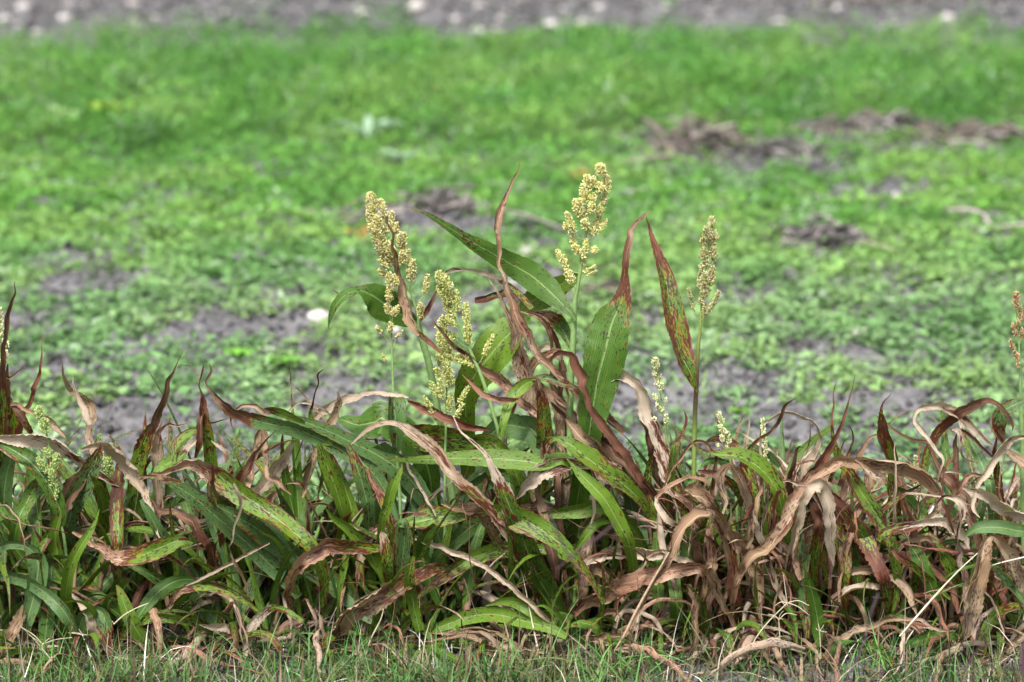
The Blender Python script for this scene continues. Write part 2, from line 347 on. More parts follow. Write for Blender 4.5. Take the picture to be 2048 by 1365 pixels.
# region  dry(base) dry(tip) switch-at  tone green depth(cm) | x y width ... from base to tip
LEAVES = """
C .10 .38 .55 pg -3 | 1610 1000 25 1590 960 40 1530 900 85 1450 820 150 1350 735 165 1200 650 130 1050 565 95 950 505 62 850 440 44 740 375 22 640 336 4
N .12 .15 .8 ty 5 | 470 480 20 540 430 130 640 375 190 740 315 150 830 268 90 880 235 25
N .35 .9 .5 tg 2 | 830 740 40 765 610 105 685 530 115 600 500 60 520 495 15
N .55 1 .4 cy 1 | 560 470 40 450 355 45 330 280 42 220 235 35 110 210 20 20 205 36 -40 230 20 -70 290 4
N .10 .14 .7 ty 8 | 110 1230 70 105 1100 150 150 960 220 265 800 260 395 650 230 490 560 130 550 500 30
N .80 .95 .5 by 4 | 470 375 60 340 380 62 250 405 66 160 410 58
N 1 1 .5 pg -1 | 1180 1330 40 1000 1160 85 880 1075 70 760 955 60 650 850 66 560 735 72 490 585 95 425 430 85 362 280 46 332 170 28 318 60 36 318 -31 42 342 -171 68 395 -299 34 440 -420 18 488 -562 3
N 1 1 .5 tg -3 | 565 1390 70 570 1250 100 560 1100 115 530 950 132 490 850 128 450 700 108 420 560 62 362 430 32 300 320 14 245 200 4
N .55 .95 .7 tg -2 | 640 1400 110 640 1200 105 625 1060 92 600 980 50 585 940 10
N .12 .98 .60 bg -2 | 950 1330 150 970 1200 210 990 1080 235 1015 940 275 1060 760 295 1105 570 255 1165 440 150 1192 330 92 1198 220 50 1212 80 55 1229 -30 50 1294 -136 26 1364 -206 4
V .56 .74 .8 bg -2 | 1013 1660 15 988 1600 45 957 1522 88 908 1424 135 872 1320 156 830 1100 145 795 900 115 765 800 90 730 700 66 688 580 36 657 460 3
C .12 .20 .55 cg 3 | 695 1010 25 625 985 110 500 905 200 420 850 150 345 822 50 270 845 58 210 905 46 180 975 28 165 1040 5
C .8 1 .5 bg 3 | 345 830 10 290 860 16 240 855 14 195 820 4
P 1 1 .5 tg -6 | 640 1380 40 585 1280 90 542 1150 120 500 1000 112 462 850 84 430 700 60 395 550 38 366 420 30 320 330 15 275 220 3
C .75 .9 .5 bg -5 | 660 1040 15 720 1095 32 770 1140 34 820 1190 15
C .75 .95 .5 bg 2 | 705 1000 12 740 950 36 775 890 30 800 820 8
N .95 1 .5 py -4 | 640 1200 40 520 1110 80 430 1040 100 330 955 105 220 870 64 110 785 52 0 690 38 -80 590 20 -140 520 4
N 1 1 .5 pg -6 | 470 1080 20 420 1085 42 330 1078 50 240 1058 46 160 1000 38 85 920 4
N .18 .35 .5 ty -6 | 345 1345 38 368 1240 60 408 1120 80 458 1040 98 520 982 88 585 955 30
N .45 .55 .5 tu -6 | 560 950 30 650 945 55 740 968 78 830 998 42 885 1010 5
D .03 .05 .5 tu 0 | 1380 640 150 1290 600 150 1200 590 140 1110 645 95 1050 710 10
N 1 1 .5 pg 0 | 715 920 20 692 830 26 690 710 30 660 600 50 600 535 40 520 505 20 420 470 3
N .9 1 .5 pu 2 | 560 880 60 620 820 90 690 790 80 750 770 50 800 775 20
N .9 1 .5 cu 3 | 580 760 20 640 735 60 700 760 70 760 830 40 800 900 15
J 1 1 .5 bg -6 | 550 1010 30 480 920 70 380 790 80 290 650 80 180 510 88 90 380 60 70 280 62 52 170 95 0 60 85 -50 20 60 -130 30 50 -180 80 5
N 1 1 .5 pg -7 | 778 820 40 790 940 35 805 1050 24 815 1140 4
J .62 1 .25 cg -7 | 700 960 60 640 850 130 580 650 130 530 480 125 480 340 110 415 225 82 320 165 88 220 190 88 130 232 68 95 280 46 40 360 45 12 480 34 10 600 28 25 720 20 38 810 5
J 1 1 .5 tg -3 | 650 1290 40 560 1110 80 450 970 110 330 880 150 200 760 175 90 640 160 0 540 90 -60 470 15
D .36 1 .80 py -9 | 2046 1130 25 2000 1040 60 1900 940 90 1790 860 110 1680 780 115 1580 700 78 1500 668 36 1452 685 58 1425 760 46 1400 860 4
J .05 .1 .8 ty -12 | 370 1330 50 300 1190 110 210 1030 112 120 930 100 40 850 70 -20 780 28 -62 738 4
J .04 .05 .5 tu -5 | 440 1400 150 410 1200 150 390 1080 138 370 960 90 350 850 60 330 780 20
D .14 .25 .5 ty -4 | 1800 1060 100 1650 1080 95 1500 1100 62 1360 1120 30 1300 1125 5
D .05 .10 .5 ty -8 | 1600 1330 20 1680 1230 52 1750 1160 60 1830 1140 30 1870 1150 5
E .40 .85 .72 py -12 | 1780 900 30 1700 750 40 1600 620 70 1500 530 100 1400 460 135 1280 400 150 1150 365 105 1040 370 40 950 385 60 850 390 118 740 410 128 640 425 62 560 432 38 450 470 62 400 520 82 352 620 62 340 760 22 318 880 4
D .75 1 .5 tg -8 | 1250 1300 40 1200 1220 60 1120 1100 74 1050 1020 80 950 930 78 850 830 76 750 712 88 650 628 70 560 582 38 440 590 36 360 640 26 285 715 4
E .40 .98 .70 cg -10 | 1600 1090 40 1540 980 90 1450 850 140 1370 700 148 1300 520 122 1230 340 108 1180 220 92 1130 120 52 1100 40 26 1040 -30 20 950 -100 12 895 -190 4
E 1 1 .5 cg -13 | 1495 1045 30 1380 920 42 1270 820 46 1130 720 46 950 630 50 800 570 45 700 530 45 640 500 18
E .60 1 .45 tu -14 | 900 690 20 800 690 66 700 735 84 600 780 112 500 830 132 400 880 140 300 950 132 240 1020 108 200 1100 56 178 1155 8
E .35 .75 .6 tu -13 | 598 430 55 612 500 80 605 600 80 592 700 68 572 800 45 560 900 24 555 995 4
E .35 .6 .7 ty -9 | 1560 620 50 1400 585 90 1250 590 92 1100 605 100 980 650 92 850 740 70 740 820 40 660 900 7
E .08 .95 .82 ty -15 | 1560 1095 40 1450 1040 70 1300 1000 92 1150 965 94 1000 975 92 850 1025 70 760 1060 36 640 1092 12 540 1110 4
E .03 .05 .8 ty -14 | 1540 1085 35 1400 965 80 1300 905 74 1200 885 50 1085 912 8
E .03 .05 .8 ty -16 | 1580 1090 50 1500 970 55 1430 912 24 1350 920 4
E 1 1 .5 pg -14 | 2366 701 40 2240 700 90 2068 735 115 1950 770 120 1820 830 110 1700 880 90 1600 950 60 1510 1040 8
E 1 1 .5 pg -20 | 1900 1080 20 1750 1095 62 1600 1135 92 1450 1190 112 1300 1255 100 1200 1305 70 1060 1360 14
E 1 1 .5 cg -12 | 2340 690 12 2240 650 52 2100 605 80 1950 592 92 1800 610 90 1700 650 60 1635 675 8
E 1 1 .5 pg -3 | 2100 720 90 1960 560 112 1800 470 110 1600 390 80 1400 335 70 1280 330 30
E .98 1 .5 pg -6 | 1060 370 50 980 345 84 900 340 40 830 325 5
E 1 1 .5 pg -16 | 1420 1095 20 1200 1080 36 1000 1080 38 820 1095 30 715 1132 4
E 1 1 .5 tg -17 | 1340 1195 10 1240 1168 48 1100 1130 60 950 1095 42 780 1078 12
E 1 1 .5 tg -18 | 1230 1170 50 1080 1190 70 960 1260 72 860 1345 10
E .70 .9 .5 cu -8 | 1690 105 20 1600 80 62 1510 92 112 1420 130 112 1330 210 62 1258 292 8
D .40 .50 .5 by -2 | 1160 720 50 1000 690 125 850 665 165 720 655 165 645 645 120 618 640 50
D .20 .35 .7 ty -5 | 1570 800 40 1420 812 90 1300 795 118 1100 780 110 900 780 82 700 790 50 510 790 10
D .92 .98 .5 bu -1 | 1110 620 20 980 592 60 850 545 72 720 480 62 630 438 15
D .08 .12 .5 tg 6 | 510 560 190 430 570 185 340 585 115 260 560 70 225 550 10
D .22 .30 .5 tu -4 | 568 765 12 565 720 50 562 620 100 556 520 118 550 440 110 548 425 90
D 1 1 .5 cg 0 | 30 590 20 80 545 44 180 482 66 280 432 58 400 405 32 550 415 30 640 418 12
D 1 1 .5 tg -3 | 165 600 60 205 545 70 230 480 50 236 420 36 232 385 8
D .35 .98 .45 by -6 | 190 700 15 150 670 78 95 610 72 62 530 30 75 440 13 98 350 10 100 290 13 135 255 4
D .15 1 .70 bu -7 | 580 1150 30 480 940 72 380 820 100 250 740 110 100 660 98 -38 608 88 -167 583 92 -269 557 92 -372 514 76 -449 463 66 -509 395 34 -535 360 14 -544 326 19 -520 257 16 -526 219 3
D .08 .3 .7 tu -4 | 770 1120 40 720 1010 110 620 880 140 460 765 120 300 685 95 150 615 80 0 560 52 -110 540 8
K .30 1 .38 ty -8 | 1230 495 40 1120 445 78 1030 415 74 950 412 62 870 388 42 812 376 30 750 420 30 722 480 20 732 540 4
K .42 1 .66 py -12 | 1290 1375 60 1130 1225 120 960 1095 140 800 985 150 650 870 150 530 800 112 440 768 74 330 810 50 200 852 38 100 882 15
M .28 .9 .86 tu -11 | 1750 860 50 1620 710 110 1460 560 116 1349 461 106 1246 375 96 1160 298 88 1074 238 78 946 163 38 818 166 6
M .22 .35 .8 tu -10 | 2200 1000 60 2048 860 120 1930 770 142 1800 680 142 1650 560 132 1500 460 118 1380 390 88 1270 325 20
L 1 1 .5 cg -10 | 480 1000 26 560 968 52 650 980 84 740 1060 112 800 1170 98 840 1270 60 880 1350 42 920 1450 25 945 1530 6
L .80 .95 .4 cu -9 | 700 1210 15 640 1170 34 520 1095 62 450 1035 80 350 965 100 230 925 110 100 922 90 0 930 55 -60 935 20
L .25 .35 .6 tg -7 | 370 1440 30 345 1330 90 285 1200 112 200 1085 112 100 1010 100 0 960 50 -80 940 15
L .60 1 .4 by -4 | 12 900 60 10 700 60 12 500 40 20 340 32 36 240 34 60 130 20 95 5 3
L .55 .85 .6 by -2 | 40 1050 100 48 930 130 48 820 112 32 700 72 40 580 40 42 490 6
L .8 1 .3 pg -3 | 20 560 10 60 572 18 100 540 12 155 498 3
L .70 1 .3 bg 0 | 95 1000 30 115 900 32 150 775 32 190 690 32 216 620 40 236 540 24 242 440 11 252 310 3
L .75 1 .4 bg -2 | 185 900 30 160 860 46 120 790 50 88 745 42 62 738 18
L 1 1 .5 pg -4 | 60 735 15 100 736 28 200 774 20 298 797 3
L 1 1 .5 tg -3 | 385 925 12 362 898 42 312 850 58 262 802 30 245 785 8
L 1 1 .5 tg -5 | 505 1120 20 532 1060 34 530 980 56 522 880 52 530 790 78 500 720 70 430 652 40 382 590 24 372 485 3
L 1 1 .5 cg -6 | 520 850 30 500 800 48 470 720 42 440 640 25 424 555 3
L .97 1 .5 bg -3 | 370 1380 60 392 1300 96 430 1230 112 482 1160 88 530 1100 20
M .38 .62 .75 tu -6 | 385 520 40 410 400 100 440 290 128 490 200 135 540 110 115 580 20 60 600 -40 10
K .50 1 .42 by -4 | 50 980 60 75 860 100 100 740 112 135 620 108 190 520 80 250 370 60 300 220 40 342 110 12 385 0 3
K .95 1 .5 tg -2 | 215 1000 70 222 860 104 234 720 110 245 605 80 242 560 52 290 518 26 350 525 24 455 504 4
K .40 .9 .55 by -5 | 340 800 30 332 720 42 345 655 60 385 605 54 440 570 60 505 545 48 600 495 18 740 458 4
K .25 1 .6 cy -6 | 180 880 20 250 800 70 340 755 74 410 700 60 450 650 60 500 600 30 520 570 6
K .38 1 .74 by -3 | 600 1300 60 600 1060 92 598 900 92 585 750 96 570 600 86 550 480 76 536 380 60 521 290 18 511 220 10 520 150 18 536 100 3
K .9 1 .5 bg -4 | 485 740 25 515 620 60 520 480 52 522 380 26 520 300 6
K 1 1 .5 tg -2 | 505 240 6 498 170 8 465 118 8 380 100 3
K 1 1 .5 cg -5 | 590 620 8 650 668 36 698 708 30 710 738 4
K 1 1 .5 pg -6 | 840 1020 36 858 870 52 880 720 58 905 600 50 918 545 24 942 560 46 965 650 62 975 760 42 1000 850 50 1070 920 40 1138 998 4
K .62 .95 .6 bu -7 | 660 1250 60 700 1110 90 745 980 84 790 880 82 840 800 66 900 700 40 960 620 20 1022 548 3
K .97 1 .5 cg -3 | 865 1030 40 900 990 80 980 885 105 1070 760 96 1140 630 25
K 1 1 .5 pg -4 | 930 1060 25 980 1010 60 1045 975 40
K .10 .12 .7 tg -2 | 1190 1250 60 1185 1100 100 1175 950 76 1168 800 66 1160 680 66 1158 570 52
K .15 .8 .6 bg -5 | 1180 1260 60 1150 1110 92 1112 950 82 1088 800 52 1074 690 32 1080 555 10
K .25 .35 .7 ty -3 | 1250 1300 50 1225 1120 62 1212 980 60 1190 850 50 1195 760 10
K .9 1 .5 pg -6 | 1215 1010 30 1232 950 44 1195 905 42 1098 915 4
K 1 1 .5 cg -15 | 738 905 20 778 990 30 790 1085 25 755 1180 18 732 1290 14 714 1352 4
K .6 .8 .5 tg 0 | 1152 560 10 1146 450 22 1138 330 16 1132 220 10 1120 90 3
K 1 1 .5 pg -1 | 1380 500 8 1320 430 14 1250 345 12 1175 265 8 1150 290 3
K 1 1 .5 cg -2 | 1110 430 10 1150 395 18 1190 365 16 1280 370 14 1365 415 20 1400 440 8
K .82 1 .6 by -10 | 575 1365 50 535 1300 66 480 1220 92 430 1160 88 350 1102 60 255 1095 46 175 1035 14
Q .12 .9 .84 tu -18 | -80 420 50 10 355 66 100 335 72 190 350 70 250 400 130 285 480 165 275 600 165 245 750 142 212 880 108 190 1000 56 165 1130 26 150 1210 4
Q 1 1 .5 tg -17 | 175 790 25 155 890 100 100 1000 120 30 1100 100 -40 1170 50
Q .05 .08 .8 tu -16 | 585 1110 30 555 985 60 500 870 104 430 780 106 330 690 92 200 610 92 100 578 92 0 555 80 -90 550 20
Q .02 .02 .9 ty -18 | 575 1110 30 535 990 56 503 870 86 492 770 92 500 650 92 530 500 92 590 370 82 660 260 60 715 150 26 742 68 4
Q .12 .85 .62 tu -18 | 585 1110 28 590 980 88 620 880 102 680 825 70 725 822 66 770 860 110 795 950 122 805 1050 98 835 1150 48 875 1240 20 955 1342 4
Q .06 .12 .9 tg -11 | 960 960 60 890 860 116 750 765 124 620 712 92 525 678 15
Q 1 1 .5 cg -16 | 530 695 15 600 765 60 670 855 98 705 960 96 705 1060 76 696 1138 24
Q .03 .05 .9 ty -12 | 470 660 40 455 540 108 425 390 112 410 260 92 440 150 60 455 90 15
Q 1 .42 .42 py -18 | 552 238 30 620 282 56 700 342 66 780 405 104 870 450 116 980 440 132 1100 400 152 1230 345 148 1340 305 92 1448 322 8
Q .8 .6 .5 bg -14 | 515 664 10 620 660 30 700 665 56 765 682 20
Q .03 .05 .8 tg -15 | 1025 890 50 1070 820 90 1150 720 112 1250 640 112 1350 600 90 1440 600 62 1500 650 50 1540 700 10
Q 1 1 .5 cg -19 | 2010 310 22 1800 440 32 1600 540 32 1480 600 24 1375 642 4
Q .42 1 .52 py -19 | 1960 850 18 1800 750 40 1640 682 50 1500 660 52 1380 680 60 1300 740 52 1245 820 42 1150 890 34 1040 945 24
Q .10 .5 .85 ty -16 | 1130 1140 80 1050 1020 112 980 900 122 930 780 100 895 680 56 868 636 8
Q .36 .7 .8 ty -15 | 1600 1010 30 1450 915 62 1300 882 72 1150 882 82 1020 920 84 930 990 80 870 1080 60 815 1145 14
Q .06 .2 .9 tu -8 | 1640 960 90 1540 800 132 1430 610 142 1360 480 132 1270 350 112 1180 220 90 1100 80 66 1050 0 20
Q .38 .6 .9 tg -9 | 1350 710 80 1200 605 104 1080 540 66 940 478 20
Q .4 1 .38 cy -19 | 2260 910 40 2150 835 50 2060 805 56 2000 825 74 1940 885 92 1880 970 92 1838 1080 88 1812 1172 40
Q 1 1 .5 cg -16 | 1860 1012 20 1780 990 66 1680 962 80 1580 950 58 1485 928 6
Q .3 1 .5 tg -16 | 2050 1000 56 1950 1000 60 1850 1012 46 1720 1022 50 1640 1060 40 1575 1115 6
Q 1 1 .5 tg -17 | 1810 1100 20 1700 1142 62 1550 1200 58 1415 1205 8
E .92 .62 .5 py -17 | -20 680 64 60 620 100 160 562 112 250 566 92 360 572 82 440 577 60 508 570 8
M 1 1 .5 pg -19 | 1352 605 8 1380 680 28 1420 760 24 1446 830 14 1430 892 4
G 1 1 .5 pg -12 | 640 755 56 740 672 86 820 570 92 890 445 92 970 332 80 1080 262 80 1200 240 80 1340 240 84 1450 262 92 1540 312 92 1600 375 70 1612 435 50 1590 500 60 1530 545 50 1470 610 40 1420 670 24 1372 732 5
G .96 1 .5 cg -15 | 930 430 36 958 378 66 1012 382 80 1042 480 76 1056 580 62 1062 680 46 1072 772 4
G 1 1 .5 pg -15 | 945 372 40 900 360 36 850 346 22 720 338 3
G .42 .98 .72 by -13 | 1370 670 50 1330 585 72 1280 500 80 1220 410 72 1160 312 62 1112 240 52 1076 165 36 1062 60 16 1066 -60 10 1080 -159 3
H .52 1 .40 by -6 | 690 820 76 750 710 92 820 620 84 890 500 60 938 400 32 980 300 28 1030 150 12 1070 0 3
H .55 .95 .84 by -4 | 1340 1080 80 1332 900 90 1330 720 84 1330 600 92 1310 520 110 1280 430 112 1252 330 72 1237 260 32 1242 200 14 1292 118 3
I 1 1 .5 pg -9 | -10 780 70 14 735 84 52 668 80 90 590 50 180 490 26 300 392 14 440 280 4
I 1 1 .5 cg -8 | 1110 535 24 1050 488 50 950 400 82 850 330 92 730 270 92 620 256 64 532 272 48 496 330 30 512 380 42 570 445 60 620 530 36 680 640 38 712 685 24 700 760 20 690 835 6
I .70 1 .50 by -4 | 545 790 30 590 645 62 640 520 72 720 410 82 840 310 92 950 240 88 1050 203 60 1115 200 42 1180 240 42 1230 310 36 1262 390 24 1250 445 4
I .42 .75 .6 pu -3 | 1350 205 50 1275 238 108 1195 290 122 1155 400 132 1180 490 70 1195 545 8
I .88 1 .5 bg -2 | 842 900 40 832 800 50 832 680 60 822 560 50 830 480 22 835 455 5
I 1 1 .5 cg -4 | 1000 692 4 900 650 20 862 570 24 868 480 34 845 430 50 800 430 20
I .88 1 .5 bg -8 | 1020 1260 80 930 1100 112 880 965 122 800 870 130 720 780 108 670 700 62 642 620 40 618 560 36 540 520 30 420 482 28 300 410 20 195 315 4
I 1 1 .5 cg -12 | 1420 478 40 1300 490 50 1210 542 70 1150 620 62 1080 740 70 1010 820 52 970 890 32 960 960 40 972 1050 38 1022 1112 4
I 1 1 .5 cg -10 | 1440 1150 90 1300 1070 102 1200 1020 104 1080 962 100 950 912 80 868 888 14
I 1 1 .5 cg -9 | 905 782 8 860 762 24 780 750 34 718 772 6
I .85 1 .4 pg -10 | 815 960 10 850 905 46 890 830 60 950 782 42 1030 782 30 1145 825 5
I .95 1 .4 cg -12 | 670 1010 16 730 950 30 800 960 62 862 1010 92 870 1080 62 842 1170 40 830 1280 20 824 1370 5
I .60 1 .36 cy -14 | 225 1300 40 260 1240 68 360 1192 70 480 1160 56 600 1145 72 720 1160 100 820 1210 110 890 1280 80 938 1365 8
I .03 .05 .9 tu -14 | 1430 1265 90 1280 1212 112 1150 1190 112 1000 1200 92 895 1262 8
I .10 .2 .9 tg -7 | 590 1220 40 545 1120 72 500 1030 82 430 950 82 360 892 52 278 864 4
I .06 .2 .9 tu 0 | 1105 920 80 1070 800 92 1020 680 92 962 560 72 908 460 12
I .95 1 .5 bg -1 | 1110 630 20 1000 532 30 900 445 28 815 418 12
I .66 .95 .7 by -4 | 1190 1180 110 1180 1000 104 1168 850 92 1150 700 80 1140 600 60 1165 500 20
I 1 1 .5 tg -5 | 1440 800 70 1330 700 92 1260 640 90 1175 575 20
O 1 1 .5 tg -18 | 2090 770 80 2000 600 130 1920 430 132 1862 320 112 1795 272 56 1752 350 122 1700 550 166 1650 780 170 1612 930 120 1570 1060 50 1508 1232 5
O 1 1 .5 tg -15 | 1245 850 14 1222 745 70 1160 640 92 1070 570 102 950 530 100 830 528 82 750 548 52 620 572 15 540 602 4
O 1 1 .5 cg -13 | 1030 680 20 900 655 62 820 655 62 720 692 60 640 742 50 608 800 8
O 1 1 .5 cg -12 | 940 185 26 946 300 60 940 400 60 946 500 58 970 590 50 1000 692 8
O 1 1 .5 tg -18 | 345 1122 8 500 1102 30 650 1052 52 800 992 60 950 930 50 1100 890 40 1250 902 30 1400 960 30 1525 985 4
O .08 .2 .9 tg -18 | 1555 1035 15 1500 1020 70 1380 1020 100 1250 1062 92 1140 1105 15
O 1 1 .5 cg -19 | 105 995 36 220 1080 42 350 1132 30 545 1172 5
O .03 .1 .9 tg -17 | 525 1100 50 508 920 108 480 760 100 448 640 68 408 515 6
G 1 1 .5 pg -18 | 455 530 40 430 512 50 380 512 62 320 560 62 270 640 60 220 730 46 150 850 26 60 1020 18 0 1125 6
G 1 1 .5 pg -14 | 705 1060 26 682 900 80 640 780 92 580 660 92 520 570 82 460 500 82 400 430 90 340 400 92 305 388 30
J 1 1 .5 pg -13 | 915 930 30 890 900 44 855 885 50 770 880 42 680 920 46 600 960 40 552 1012 24
J 1 1 .5 cg -14 | 552 1000 20 575 1075 50 620 1150 60 690 1190 40 742 1196 5
J 1 1 .5 pg -12 | 935 1100 20 908 1050 62 860 980 92 800 950 92 738 985 25
J .92 1 .5 pg -8 | 930 1080 40 940 920 42 960 800 36 950 700 30 900 642 30 840 628 26 770 660 30 700 750 32 640 850 26 598 940 8
J .28 1 .84 by -9 | 1400 1030 60 1330 880 122 1240 790 122 1120 730 102 1000 716 62 920 705 26 870 690 20 800 640 16 718 600 4
J .40 .95 .6 bg -2 | 670 720 50 690 640 42 730 570 26 756 490 22 735 408 3
J .45 .8 .6 by -3 | 1165 770 60 1100 680 92 1030 620 72 940 610 40 875 645 10
J .06 .1 .9 tg 0 | 1080 785 30 980 757 50 910 762 50 858 795 8
J .06 .1 .9 tu 0 | 1400 800 30 1340 735 60 1270 695 60 1200 665 40 1170 650 8
J 1 1 .5 tg -12 | 1205 1260 50 1190 1080 72 1150 940 80 1110 850 80 1072 800 60 1030 798 50 1000 860 80 1000 930 62 1042 1000 40 1030 1070 25 960 1170 18 860 1250 10 788 1276 3
J 1 1 .5 tg -13 | 1180 1365 34 1240 1100 40 1266 960 36 1268 850 30 1268 700 24 1266 530 6
J .62 .8 .6 by -5 | 1140 1070 30 1110 970 62 1050 902 72 950 850 62 838 828 20
H .75 .96 .6 bg -7 | 345 880 50 312 720 60 300 620 60 330 530 42 370 470 30 430 420 28 500 360 30 560 290 30 590 220 24 645 168 3
H 1 1 .5 cg -5 | 700 700 60 740 620 80 790 540 62 820 460 40 816 380 25 790 325 30 720 280 40 640 246 30 570 246 30 500 286 30 445 332 5
H .90 1 .5 bg -7 | 600 920 46 610 800 60 615 680 50 630 570 36 650 500 28 680 485 14 716 502 3
H .04 .08 .9 ty 2 | 590 690 30 640 590 50 700 510 52 780 440 50 880 370 36 972 288 3
H .8 .98 .5 bg -1 | 880 730 40 920 620 36 950 540 20 975 470 14 1022 414 3
H .7 .95 .5 by -2 | 950 760 40 985 630 30 1022 530 25 1042 430 18 1020 338 3
H 1 1 .5 pg -9 | 1045 990 50 1100 870 92 1140 760 96 1152 680 80 1182 640 62 1222 680 60 1246 730 44 1262 768 6
H .64 .9 .8 by -11 | 1250 1380 100 1180 1230 132 1100 1100 142 1030 1000 132 960 900 108 890 820 60 848 800 10
H 1 1 .5 pg -14 | 700 1400 40 650 1270 62 600 1190 50 535 1135 14
G 1 1 .5 cg -14 | 850 1020 16 770 850 40 730 730 40 690 620 36 655 510 10
G 1 1 .5 tg -18 | 350 900 36 352 1000 50 370 1110 42 340 1220 50 300 1345 8
G 1 1 .5 pg -18 | 440 765 50 440 800 62 462 860 60 500 950 40 560 1050 25 622 1182 12
G 1 1 .5 tg -22 | 425 1325 20 500 1252 74 600 1225 52 668 1232 10
H .6 .9 .6 by -10 | 800 1420 80 790 1250 92 815 1080 92 800 930 80 770 830 50
H .55 .7 .6 bg -9 | 700 1400 70 720 1200 82 740 1060 82 760 930 62 770 850 20
H .62 .85 .6 by -8 | 860 1330 70 850 1180 80 845 1050 80 835 950 50
H .45 .7 .6 bg -10 | 1080 1420 90 1040 1280 112 1010 1150 112 980 1020 80 950 920 30
H .55 .9 .6 by -6 | 460 950 60 480 880 62 530 800 60 590 760 40
H .62 .8 .5 by -10 | 1230 1110 50 1290 1070 60 1400 1060 60 1500 1040 20
I .72 1 .6 by -9 | 225 1070 30 300 1010 60 400 940 56 480 890 30 560 850 10
I .45 .7 .7 by -7 | 545 1150 60 560 1060 92 600 990 84 670 965 50 720 960 15
I .9 1 .5 tg -12 | 300 1350 20 420 1300 50 520 1280 60 600 1270 50 640 1300 20
G 1 1 .5 tg -16 | 1180 230 6 1260 300 50 1300 320 60 1330 360 20
J .8 1 .5 tg -9 | 830 1140 60 770 1040 72 690 1000 60 620 970 50 550 950 8
J 1 1 .5 pg -16 | 640 1365 40 720 1240 70 800 1150 74 860 1120 62 920 1130 20
J .35 .6 .6 by -10 | 800 1400 40 830 1280 50 880 1200 52 930 1140 30 960 1090 5
J 1 1 .5 cg -11 | 620 1380 60 590 1280 72 570 1200 52 555 1120 14
J .5 .7 .6 by -6 | 520 1000 60 500 900 66 515 790 50 530 700 20
M .60 .9 .6 by -7 | 690 560 60 690 430 90 690 300 92 700 180 84 710 80 60 690 -10 30
M .38 .5 .6 by -5 | 640 420 70 610 320 92 580 220 92 550 130 60
M .2 .3 .6 tg -6 | 230 470 60 215 330 100 205 200 100 190 110 60 180 20 20
M .1 .2 .6 tu -3 | 30 560 80 20 400 100 30 200 100 60 60 70 90 -40 20
M .3 .5 .6 bg -5 | 100 440 40 160 300 90 210 220 92 280 160 60 330 120 10
M .55 .8 .6 by -12 | 230 620 30 270 520 60 330 430 56 380 360 20
E .3 .5 .6 tu -6 | 400 380 50 380 260 92 350 150 92 320 60 70 280 -30 30
E .15 .3 .6 ty -6 | 260 420 60 220 260 92 170 120 92 130 20 66 110 -40 20
E .12 .3 .7 tu -2 | 700 330 90 640 200 132 560 80 132 460 -30 80
E .5 .9 .6 py -5 | 520 420 50 470 260 60 430 200 40 400 110 30
E .1 .3 .7 tg -2 | 800 640 40 880 560 92 980 470 100 1080 400 60
D .1 .2 .6 tu 4 | 880 1080 60 960 1000 80 1060 930 110 1160 880 110 1260 850 80 1340 830 20
E .2 .5 .6 ty -16 | 700 1060 60 660 900 70 640 760 70 660 620 30
E .05 .3 .8 ty -16 | 480 760 60 430 640 92 370 560 92 280 460 66 200 400 40 150 340 4
E .15 .3 .8 ty -14 | 480 440 50 510 340 62 540 220 66 580 130 40 600 80 4
E .45 .7 .6 ty -13 | 520 720 60 510 600 80 490 520 60 480 470 10
E .08 .2 .7 tg -9 | 760 760 40 720 640 92 730 520 92 800 440 60
G .06 .2 .7 tg -8 | 180 1000 60 170 820 70 170 700 60 160 600 20
G .1 .3 .7 tg -10 | 270 1080 60 270 960 70 250 850 60 230 780 20
G .6 .9 .6 pg -12 | 450 760 50 440 640 40 430 540 30 440 470 10
O .55 .8 .7 by -12 | 700 560 80 690 400 120 640 200 120 600 50 60
O .35 .6 .7 by -14 | 1500 745 20 1400 650 50 1250 520 60 1120 420 60 1050 350 20
O .45 .7 .7 bg -9 | 1000 620 80 900 400 150 820 230 130 700 80 80
O .2 .5 .7 bg -11 | 1400 760 80 1320 560 120 1240 400 120 1130 260 60
O .5 .7 .7 by -8 | 1560 700 80 1500 520 100 1420 360 100 1300 250 60
O .2 .4 .7 tu -16 | 2050 760 40 1950 640 60 1860 540 60 1790 460 20
O .3 .6 .7 ty -17 | 1700 1200 40 1740 1050 70 1800 900 92 1900 820 80 2010 790 50
O .06 .1 .7 tg -10 | 1400 380 20 1450 330 40 1520 310 40 1600 310 10
J 1 1 .5 bg 0 | 540 1010 50 430 880 92 300 740 112 150 600 108 0 470 90 -140 340 50
J 1 1 .5 pg -4 | 600 1100 50 470 930 80 330 780 92 220 640 80 130 500 50 60 400 10
J .9 1 .5 bg -3 | 660 1150 60 600 980 80 560 840 80 520 700 60 480 560 30 450 480 8
J 1 1 .5 pg -5 | 460 1150 60 380 1000 80 250 880 80 100 800 70 0 760 40
N 1 1 .5 tg 1 | 745 1400 60 730 1150 62 712 1000 52 700 870 24
N .9 1 .5 bg 2 | 800 1400 70 775 1200 66 748 1080 44 735 960 10
N 1 1 .5 pg -1 | 900 1300 50 820 1180 80 720 1090 82 640 1010 50 590 960 10
D 1 1 .5 bg -4 | 1500 1000 40 1490 850 60 1470 700 60 1450 560 50 1440 470 20
D 1 1 .5 tg 2 | 1560 1050 60 1540 880 70 1530 720 60 1520 560 50
E 1 1 .5 bg -4 | 1500 760 60 1480 600 80 1440 450 80 1400 300 60 1380 180 20
E 1 1 .5 tg -6 | 1620 900 60 1660 700 80 1700 500 84 1760 330 60 1800 200 20
E 1 1 .5 pg -8 | 1900 900 50 1800 740 70 1680 640 70 1560 560 40 1480 520 8
